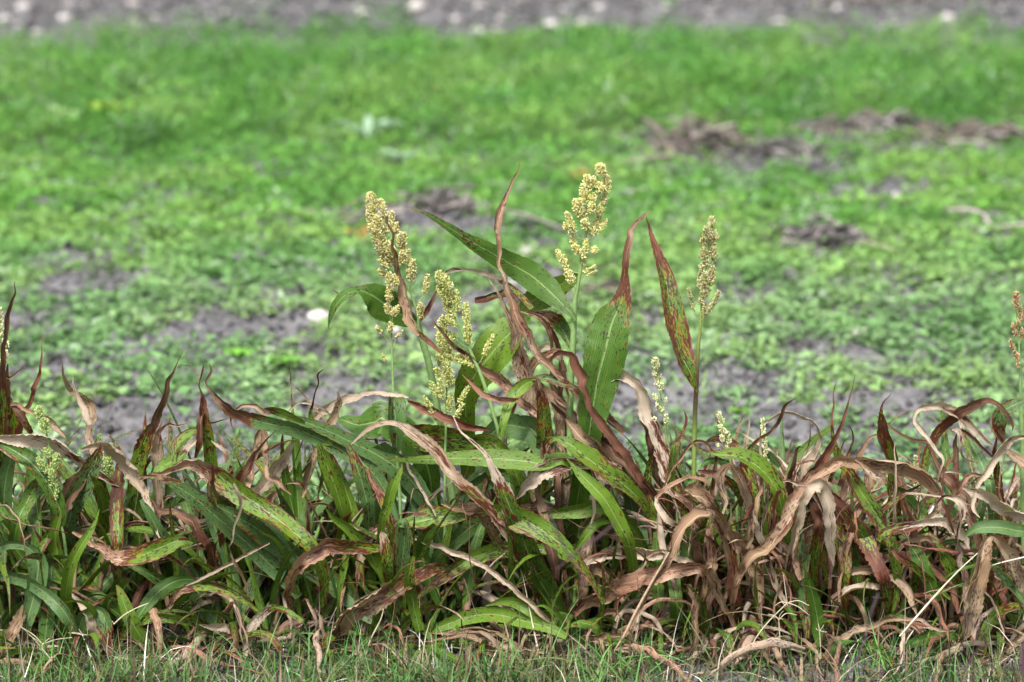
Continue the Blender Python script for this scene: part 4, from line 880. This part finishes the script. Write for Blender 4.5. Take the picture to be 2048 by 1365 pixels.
V = IV[None]*rgw.uniform(.6, 1.3, (m, 12, 1))*sz[:, None, None]*rgw.uniform(.6, 1.2, (m, 1, 3))+np.stack([x, y, gheight(x, y)+sz*.3], 1)[:, None]
F = (IF[None]+(np.arange(m)*12)[:, None, None]).reshape(-1, 3)
g = rgw.uniform(.04, .21, m); vc = np.ones((m, 12, 4)); vc[..., 0] = g[:, None]; vc[..., 1] = g[:, None]*.98; vc[..., 2] = g[:, None]*1.03
mb = MB(); mb.add(V.reshape(-1, 3), None, F, vc=vc.reshape(-1, 4))
tag(mb.build('soil_clods', M_CLOD, smooth=False), 'loose dark clods of soil on the bare patches', 'soil', kind='stuff')

# ------------------------------------------------------------------ stones, each its own object
def ico2():
    v, f = IV.copy(), IF
    vv = [tuple(p) for p in v]; cache = {}; nf = []
    def mid(a, b):
        k = (min(a, b), max(a, b))
        if k not in cache:
            p = (np.array(vv[a])+np.array(vv[b]))/2; vv.append(tuple(p/np.linalg.norm(p))); cache[k] = len(vv)-1
        return cache[k]
    for a, b, c in f:
        ab, bc, ca = mid(a, b), mid(b, c), mid(c, a); nf += [(a, ab, ca), (b, bc, ab), (c, ca, bc), (ab, bc, ca)]
    return np.array(vv), np.array(nf)
V2, F2 = ico2()
protos = []
def stone(x, y, w_, h_, rg, label, group=None, flat=.6):
    z = gz(x, y)
    dv = V2.copy()
    for k in range(3):
        ax = nrm(rg.normal(0, 1, 3)); dd = dv@ax; lim = rg.uniform(.55, .85); dv = dv-np.outer(np.maximum(dd-lim, 0), ax)*.85
    dv *= 1+.10*np.array([mnoise.noise(Vector(p*1.7+rg.uniform(0, 9))) for p in dv])[:, None]
    dv *= np.array([w_/2, w_/2*rg.uniform(.6, .9), h_/2]); a = rg.uniform(-.3, .3)
    dv = dv@np.array([[math.cos(a), math.sin(a), 0], [-math.sin(a), math.cos(a), 0], [0, 0, 1]])
    mb = MB(); mb.add(dv, None, F2); o = mb.build('field_stone', M_STONE, smooth=False)
    o.location = (x, y, z+h_*.32); tag(o, label, 'stone', group); return o
rgs = np.random.default_rng(11)
BIG = [(638, 622, 50, 36, "large pale grey stone left of the gold seed head, behind the curled leaf tip"),
       (1053, 515, 36, 26, "rounded white stone behind the green leaf that points left"),
       (1022, 556, 34, 18, "flat pale stone just under the rounded white one"),
       (816, 595, 24, 22, "small white stone between the gold seed head and the lime one"),
       (793, 683, 34, 18, "low white stone beside the thin stalk with the small tan head"),
       (1258, 382, 40, 16, "flat white stone lying right of the pale yellow seed head's tip"),
       (1292, 380, 24, 14, "small white stone touching the flat white one"),
       (1437, 412, 36, 14, "white stone on the weeds above the narrow olive seed head"),
       (1789, 390, 30, 24, "white stone on a dark hollow below the brown residue line"),
       (1720, 668, 40, 20, "cream stone lying alone among weeds in the right of the field"),
       (541, 693, 28, 20, "pale stone on bare soil below the large grey one"),
       (32, 548, 20, 14, "little white stone near the field's left edge"),
       (78, 640, 16, 12, "small pale stone on the dark bare patch at the far left"),
       (758, 575, 26, 14, "dull stone half hidden right behind the gold seed head's base"),
       (1160, 610, 22, 12, "small stone behind the tallest stalk"),
       (1520, 660, 22, 14, "small round pale stone right of the olive-headed stalk"),
       (1100, 520, 30, 14, "grey stone between the rounded white one and the tallest stalk")]
for px, py, w_, h_, lb in BIG:
    g = ground_at(px, py+h_/2); s = mpp(g[1])
    stone(g[0], g[1], w_*s, h_*s*1.15, rgs, lb)
FAR = [(12, 38, 30), (30, 30, 28), (48, 15, 34), (35, 45, 20), (128, 38, 30), (95, 8, 20), (138, 8, 22), (236, 49, 24), (268, 42, 26), (74, 62, 26), (72, 76, 18), (132, 36, 26), (312, 36, 22), (265, 8, 34), (398, 18, 30), (452, 20, 34), (454, 48, 24), (642, 8, 28), (640, 40, 34), (728, 22, 34), (716, 16, 26),
       (782, 8, 24), (832, 17, 44), (862, 56, 26), (912, 38, 40), (955, 58, 36), (995, 55, 30), (1000, 35, 26), (1080, 44, 30), (1200, 10, 36), (1165, 52, 44), (1240, 60, 30), (1195, 38, 34), (1105, 50, 40), (1290, 60, 22), (1410, 50, 24), (1500, 70, 24), (1560, 44, 34), (1565, 66, 20), (1680, 12, 30), (1860, 24, 18), (1895, 36, 36), (1770, 50, 18), (1952, 76, 22), (1930, 80, 16), (1788, 5, 26), (1330, 12, 20), (960, 10, 26), (560, 14, 16), (500, 55, 16), (1010, 20, 20), (1125, 12, 18), (1420, 20, 20)]
for px, py, w_ in FAR:
    g = ground_at(px, py+8); s = mpp(g[1]); w_ *= .85
    stone(g[0], g[1], w_*s*rgs.uniform(.9, 1.3), w_*s*rgs.uniform(.4, .7), rgs, "pale stone on the bare stony strip beyond the green weeds", 'stones on the far bare strip')
for k in range(90):
    px, py = rgs.uniform(-40, 2090), rgs.uniform(-8, 62); g = ground_at(px, py); s = mpp(g[1]); w_ = rgs.uniform(5, 16)
    stone(g[0], g[1], w_*s, w_*s*rgs.uniform(.4, .7), rgs, "pale stone on the bare stony strip beyond the green weeds", 'stones on the far bare strip')
for k in range(26):
    px, py = rgs.uniform(0, 2048), rgs.uniform(440, 900); g = ground_at(px, py); s = mpp(g[1]); w_ = rgs.uniform(7, 13)
    stone(g[0], g[1], w_*s, w_*s*rgs.uniform(.4, .7), rgs, "pebble-sized pale stone scattered among the low weeds", 'small stones among the low weeds')

# ------------------------------------------------------------------ dead stalks and residue on the field
def stick(name, pts, r0, colr, label, cat, group=None):
    W3 = []
    for px, py, r_ in pts:
        g = ground_at(px, py+4); W3.append([g[0], g[1], gz(g[0], g[1])+r_*mpp(g[1])*.7+.03, r_*mpp(g[1])])
    Q = catmull(np.array(W3), max(10, len(W3)*5)); Q[:, 3] *= 1+smooth_noise(len(Q), len(Q)//2, .2)
    mb = MB(); tube(mb, Q[:, :3], np.maximum(Q[:, 3]*.68, .002), 7, vc=(*colr, 1)); return tag(mb.build(name, M_STRAW), label, cat, group)
G_ = (.30, .26, .25); B_ = (.26, .19, .15); D_ = (.10, .085, .08)
stick('dead_stick', [(1895, 441, 5), (1955, 446, 7), (1990, 460, 7), (2050, 472, 7), (2110, 478, 6)], 1, (.40, .36, .34), "pale grey bent stick lying in the weeds at the right edge", 'stick')
stick('dead_stick', [(1000, 448, 3), (1060, 458, 5), (1110, 470, 4), (1135, 475, 3)], 1, G_, "grey stick lying behind the brown spear leaf and the tallest stalk", 'stick')
stick('dead_stick', [(1690, 490, 3), (1740, 500, 5), (1790, 520, 3)], 1, (.45, .38, .34), "short pinkish stick beside the dark heap of residue", 'stick')
stick('dead_stick', [(1612, 470, 2), (1628, 430, 2)], 1, G_, "thin stub standing in the heap of residue", 'stick')
stick('dead_stick', [(1250, 328, 5), (1310, 322, 8), (1345, 318, 7)], 1, (.27, .22, .20), "fat pinkish stalk piece at the left foot of the brown residue", 'stick')
stick('dead_stick', [(1275, 250, 5), (1300, 262, 9), (1325, 290, 8), (1350, 318, 6)], 1, (.22, .18, .16), "curved broken stalk leaning into the brown residue", 'stick')
stick('dead_stick', [(1560, 312, 5), (1620, 302, 7), (1665, 300, 7)], 1, D_, "dark stalk along the right part of the brown residue line", 'stick')
stick('dead_stick', [(860, 410, 6), (900, 420, 9), (950, 414, 8)], 1, G_, "grey log-like stalk in the heap behind the left-pointing leaf", 'stick')
def heap(cx, cy, rx, ry, h_, n, cols, label, cat='plant residue'):
    """a tangle of dead stems and leaves lying on the field"""
    g0 = ground_at(cx, cy); s = mpp(g0[1]); mb = MB(); gy_ = abs(ground_at(cx, cy-ry)[1]-ground_at(cx, cy+ry)[1])/2
    for k in range(n):
        a, b = rgs.normal(0, .55, 2); x = g0[0]+a*rx*s; y = g0[1]+b*gy_; L = rgs.uniform(.06, .20)*(1+g0[1]/20); az = rgs.uniform(0, 6.28); z = gz(x, y)+rgs.uniform(0, h_)*max(0, 1-abs(a)-abs(b)*.5)
        el_ = rgs.uniform(-.2, .5); d = np.array([math.cos(az)*math.cos(el_), math.sin(az)*math.cos(el_), math.sin(el_)])
        p = np.array([x, y, z+.01]); c = np.array(cols[rgs.integers(len(cols))])*rgs.uniform(.7, 1.2)
        P = catmull([p-d*L/2, p+rgs.normal(0, .015, 3)+[0, 0, .01], p+d*L/2], 6); P[:, 2] = np.maximum(P[:, 2], 0)
        tube(mb, P, rgs.uniform(.003, .009), 5, vc=(*c, 1))
    return tag(mb.build('plant_residue', M_STRAW), label, cat)
PK = [(.25, .205, .18), (.16, .13, .115), (.06, .052, .05), (.36, .32, .30), (.09, .078, .07)]; DK = [(.06, .055, .055), (.15, .14, .14), (.30, .275, .27)]
heap(1400, 300, 110, 12, .13, 170, PK, "brownish heap of dead stalks along the edge of the green strip")
heap(1560, 318, 100, 9, .09, 90, DK, "dark crumbled residue right of the brownish heap")
heap(1740, 270, 150, 9, .10, 170, DK+PK[:1], "dark band of residue at the foot of the green strip")
heap(1960, 285, 120, 10, .11, 150, PK, "pinkish brown residue band reaching the right edge")
heap(890, 425, 90, 9, .09, 90, DK+PK[3:], "dark grey heap of residue behind the left-pointing leaf")
heap(720, 455, 60, 5, .03, 20, PK, "small brown residue left of the gold seed head's middle")
heap(1650, 497, 90, 11, .09, 110, DK, "dark heap of residue with a stub, right of the olive seed head")
heap(1210, 605, 60, 6, .03, 24, PK, "thin brown residue behind the tallest stalk's node")
heap(1740, 12, 200, 3, .08, 60, PK+DK, "brown residue on the far bare strip, toward the right")

# a few broad-leaved weeds that stand out
def rosette(px, py, Lw, n, colr, label, aspect=.45, up=.5, name='broadleaf_weed'):
    g = ground_at(px, py); s = mpp(g[1]); mb = MB(); root = empty(name, (g[0], g[1], gz(g[0], g[1])), label, 'weed')
    for k in range(n):
        az = k/n*6.283+rgs.uniform(-.3, .3); L = Lw*s*rgs.uniform(.7, 1.1); m_ = 9; t = np.linspace(0, 1, m_)
        z = np.sin(t*rgs.uniform(1.4, 2.4))*L*up; C = np.stack([g[0]+np.cos(az)*t*L, g[1]+np.sin(az)*t*L, root.location.z+.02+z], 1)
        W = L*aspect*.5*np.sin(np.pi*np.clip(t*.92+.06, 0, 1))**.8; T = nrm(np.gradient(C, axis=0)); S = nrm(np.cross(T, [0, 0, 1.]))
        V = np.stack([C-S*W[:, None]+[0, 0, .25]*W[:, None], C, C+S*W[:, None]+[0, 0, .25]*W[:, None]], 1).reshape(-1, 3)
        I = np.arange(m_*3).reshape(m_, 3); mb = MB(); c = np.array(colr)*rgs.uniform(.85, 1.15)
        mb.add(V, np.stack([I[:-1, :-1], I[:-1, 1:], I[1:, 1:], I[1:, :-1]], -1).reshape(-1, 4), vc=np.tile([*c, 1], (m_*3, 1))); mb.build('leaf', M_WEED, root)
rosette(150, 252, 62, 8, (.30, .42, .20), "pale broad-leaved weed in the green strip near the left edge", .6, .5)
rosette(225, 256, 66, 9, (.28, .42, .06), "yellow-green broad-leaved weed next to the pale one on the left", .5, .6)
rosette(50, 268, 44, 7, (.20, .32, .12), "dull green broad-leaved weed at the left edge of the field", .6, .5)
rosette(735, 292, 78, 11, (.30, .44, .30), "silvery pale spreading weed above the gold seed head", .22, .55)
rosette(800, 330, 52, 9, (.26, .40, .24), "smaller silvery weed in front of the spreading one", .3, .4)
rosette(1520, 142, 30, 7, (.34, .46, .34), "small silvery weed in the middle of the green strip", .4, .5)
rosette(1478, 862, 30, 7, (.17, .33, .04), "fresh green broad-leaved weed right behind the short cream and brown seed head", .7, .5)
rosette(565, 750, 46, 9, (.14, .34, .05), "round-leaved bright weed behind the two long spotted leaves", .7, .4)
rosette(480, 735, 40, 8, (.15, .36, .05), "bright leafy weed left of the round-leaved one", .6, .6)
rosette(900, 640, 30, 7, (.14, .34, .08), "leafy weed standing just behind the lime seed heads", .5, .6)

# ------------------------------------------------------------------ grass, straw and thin stems in front
mb = MB(); rgg = np.random.default_rng(9)
def blades(mb, n, xr, yr, L0, L1, w_, cols, rg, lean=.8, seg=5, dens=None):
    x = rg.uniform(*xr, n); y = rg.uniform(*yr, n)
    if dens is not None: k = dens(x, y) > rg.random(n); x, y = x[k], y[k]; n = len(x)
    az = rg.uniform(0, 6.283, n); L = rg.uniform(L0, L1, n)*rg.uniform(.6, 1, n); e0 = rg.uniform(.5, 1.5, n); k = rg.uniform(-.3, 1.5, n)*lean
    p = np.stack([x, y, gheight(x, y)], 1); C = [p.copy()]; e = e0.copy()
    for i in range(seg):
        d = np.stack([np.cos(az)*np.cos(e), np.sin(az)*np.cos(e), np.sin(e)], 1); p = p+d*(L/seg)[:, None]; p[:, 2] = np.maximum(p[:, 2], .003); C.append(p.copy()); e = e-k/seg
    C = np.stack(C, 1); psi = rg.uniform(0, 6.283, n); S = np.stack([-np.sin(az)*.7+.7*np.cos(psi)*.6, np.cos(az)*.7, np.sin(psi)*.4], 1); S = nrm(S)
    t = np.linspace(0, 1, seg+1); W = w_*rg.uniform(.6, 1.3, n)[:, None]*np.clip(1-t**1.6, .03, 1)[None]*.5
    V = np.stack([C-S[:, None]*W[..., None], C+S[:, None]*W[..., None]], 2).reshape(-1, 3)
    I = np.arange(n*(seg+1)*2).reshape(n, seg+1, 2); F = np.stack([I[:, :-1, 0], I[:, :-1, 1], I[:, 1:, 1], I[:, 1:, 0]], -1).reshape(-1, 4)
    c = np.array(cols)[rg.integers(len(cols), size=n)]*rg.uniform(.7, 1.3, (n, 1)); vc = np.ones((n, (seg+1)*2, 4)); vc[..., :3] = c[:, None]
    mb.add(V, F, vc=np.clip(vc, 0, 1).reshape(-1, 4))
GC = [(.055, .16, .03), (.085, .22, .045), (.12, .26, .08), (.04, .09, .018), (.14, .18, .06), (.16, .13, .06)]
front = lambda x, y: np.clip((-y-.14)/.20, .05, 1)*np.clip(2.8*vnoise(x*5+9, y*5+3)-.75, .06, 1.2)
blades(mb, 36000, (-1.9, 1.9), (-1.0, -.05), .05, .13, .0040, GC, rgg, 1.7, 5, front)
blades(mb, 2500, (-1.9, 1.9), (-.7, .0), .10, .22, .0036, GC, rgg, 1.1, 6, front)
tag(mb.build('grass', M_GRASS), 'fine green grass along the foot of the row', 'grass', kind='stuff')
mb = MB(); SC = [(.52, .46, .36), (.40, .34, .26), (.60, .56, .50), (.28, .20, .14)]
blades(mb, 6000, (-1.9, 1.9), (-.8, .7), .05, .20, .003, SC, rgg, 1.6, 4, lambda x, y: np.clip(.9-np.abs(y-.15)*.9, .15, 1))
blades(mb, 2600, (-1.9, 1.9), (.1, 1.0), .05, .16, .005, [(.55, .52, .48), (.66, .64, .62), (.42, .38, .34)], rgg, 1.8, 4)
blades(mb, 9000, (-1.9, 1.9), (-.9, .5), .04, .14, .006, [(.07, .05, .032), (.11, .08, .05), (.04, .03, .02), (.22, .16, .11)], rgg, 2.2, 4)
tag(mb.build('straw_litter', M_STRAW), 'pale straw and leaf litter under the row', 'straw', kind='stuff')

def culm(name, parts, Y, colr, label, cat='grass stem', mat=None, group=None, stem_r=1.):
    """parts: first polyline is the stem, the others are the finger-like spikes; photo pixels x y w"""
    root = None
    for i, pts in enumerate(parts):
        P = parse_pts(pts, 3); W3 = np.array([[*at(x, y, Y+(i*.004)), max(w_*mpp(Y)/2, .0006)] for x, y, w_ in P]); Q = catmull(W3, max(8, len(P)*5))
        if i == 0:
            b = W3[0][:3]; root = empty(name, (b[0], b[1], max(b[2], 0)), label, cat, group)
        mb = MB(); tube(mb, Q[:, :3], Q[:, 3], 5, vc=(*(np.array(colr)*rgg.uniform(.9, 1.1)), 1)); mb.build('stem' if i == 0 else 'spike', mat or M_STRAW, root)
def q(s, r): ox, oy, sc = REG[r]; a = parse_pts(s, 3); return ' '.join(f'{x*sc+ox:.1f} {y*sc+oy:.1f} {w_*sc:.2f}' for x, y, w_ in a)
PW = (.58, .50, .36)
culm('grass_seed_stem', [q("290 1400 9 300 1250 9 320 1080 8", 'Q'), q("320 1080 7 250 1010 7 155 950 5", 'Q'), q("320 1080 6 260 1040 6 215 1010 4", 'Q'), q("320 1080 7 420 1045 7 540 1030 5", 'Q'), q("320 1080 6 350 1050 6 370 1035 3", 'Q')], -.26, PW, "pale forked grass seed stem at the left, in front of the arching pale leaf's plant")
culm('grass_seed_stem', [q("800 1400 8 815 1300 8 840 1250 7", 'Q'), q("840 1250 7 890 1190 7 940 1120 6", 'Q'), q("840 1250 6 800 1150 8 810 1000 6", 'Q')], -.28, (.48, .46, .34), "short two-pronged grass stem below the torn cream leaf")
culm('grass_seed_stem', [q("850 930 9 930 860 10 1020 810 9 1110 772 5", 'Q'), q("850 930 6 845 915 5 835 905 3", 'Q')], -.24, PW, "short pale straw crossing the bright arching leaf on the left")
culm('grass_seed_stem', [q("0 1115 12 60 1010 10 150 900 9 280 770 8", 'O'), q("280 770 6 265 680 7 250 560 6", 'O'), q("280 770 7 230 765 7 190 790 5", 'O'), q("280 770 7 360 800 8 445 865 5", 'O'), q("280 770 6 360 755 7 440 790 4", 'O')], -.25, PW, "pale forked grass seed stem in front of the reddish leaf bases")
culm('grass_seed_stem', [q("255 1400 10 235 1200 10 215 900 9", 'O'), q("215 900 7 190 870 7 135 855 5", 'O'), q("215 900 7 270 850 8 350 862 5", 'O'), q("215 900 6 225 860 5 250 830 3", 'O')], -.24, PW, "upright pale seed stem just below the forked one")
culm('grass_seed_stem', [q("515 1400 9 530 1200 8 520 980 8", 'O'), q("520 980 6 515 950 7 510 925 5", 'O'), q("520 980 7 500 970 7 492 958 4", 'O'), q("520 980 7 545 985 7 575 990 5", 'O'), q("520 980 6 540 955 6 552 935 4", 'O')], -.24, PW, "small star-topped grass seed stem in front of the erect fresh leaf")
culm('dry_grass_stem', [q("1120 1020 14 1250 870 18 1400 700 17 1550 540 12 1700 400 8", 'O')], -.30, (.62, .58, .44), "long pale diagonal stem in front of the right half of the row")
culm('dry_grass_stem', [q("1800 492 8 1900 465 12 2048 430 14 2150 400 12", 'O')], -.22, (.60, .52, .44), "thin pale stem crossing the folded spotted tan leaf")
culm('dry_grass_stem', [q("1820 1360 8 1830 1260 12 1870 1170 12 1900 1070 6", 'O')], -.30, (.62, .54, .42), "short curved straw in the grass near the right edge")
culm('dry_grass_stem', [q("360 1390 8 400 1150 10 470 1000 9 490 930 5", 'E')], -.26, (.5, .44, .3), "slim straw rising from the grass below the drooping grey-brown leaf", )
culm('dry_grass_stem', [q("1840 1175 8 1900 1080 16 1960 960 18 2046 800 16 2160 600 10", 'E')], -.30, (.50, .36, .24), "thin brown straw leaning across the pink leaves in the middle of the row")
PP = (.085, .05, .06)
culm('purple_grass_stem', [q("1680 800 14 1610 670 10 1540 560 13 1490 440 14 1450 340 10", 'E')], -1.5, PP, "out-of-focus purplish stem tip in front of the middle of the row", mat=M_GRASS)
culm('purple_grass_stem', [q("1500 700 10 1620 600 12 1750 510 15 1850 420 10", 'E')], -1.5, PP, "out-of-focus purplish blade slanting across the first blurred tip", mat=M_GRASS)
culm('purple_grass_stem', [q("690 1400 14 800 1200 12 870 1000 12 900 860 14 960 700 16", 'O')], -1.4, (.12, .08, .10), "blurred purplish seed stem at the gap in the right half", mat=M_GRASS)
culm('purple_grass_stem', [q("1560 1400 11 1680 1150 11 1780 1080 10", 'O'), q("1820 1150 9 1700 960 13 1600 850 13 1530 820 8", 'O')], -1.4, PP, "blurred crossed purple stems before the folded tan leaf", mat=M_GRASS)
culm('purple_grass_stem', [q("2050 1400 22 2040 1200 30 2046 1040 20", 'O')], -1.3, (.12, .05, .08), "dark blurred stem in the lower right corner", mat=M_GRASS)
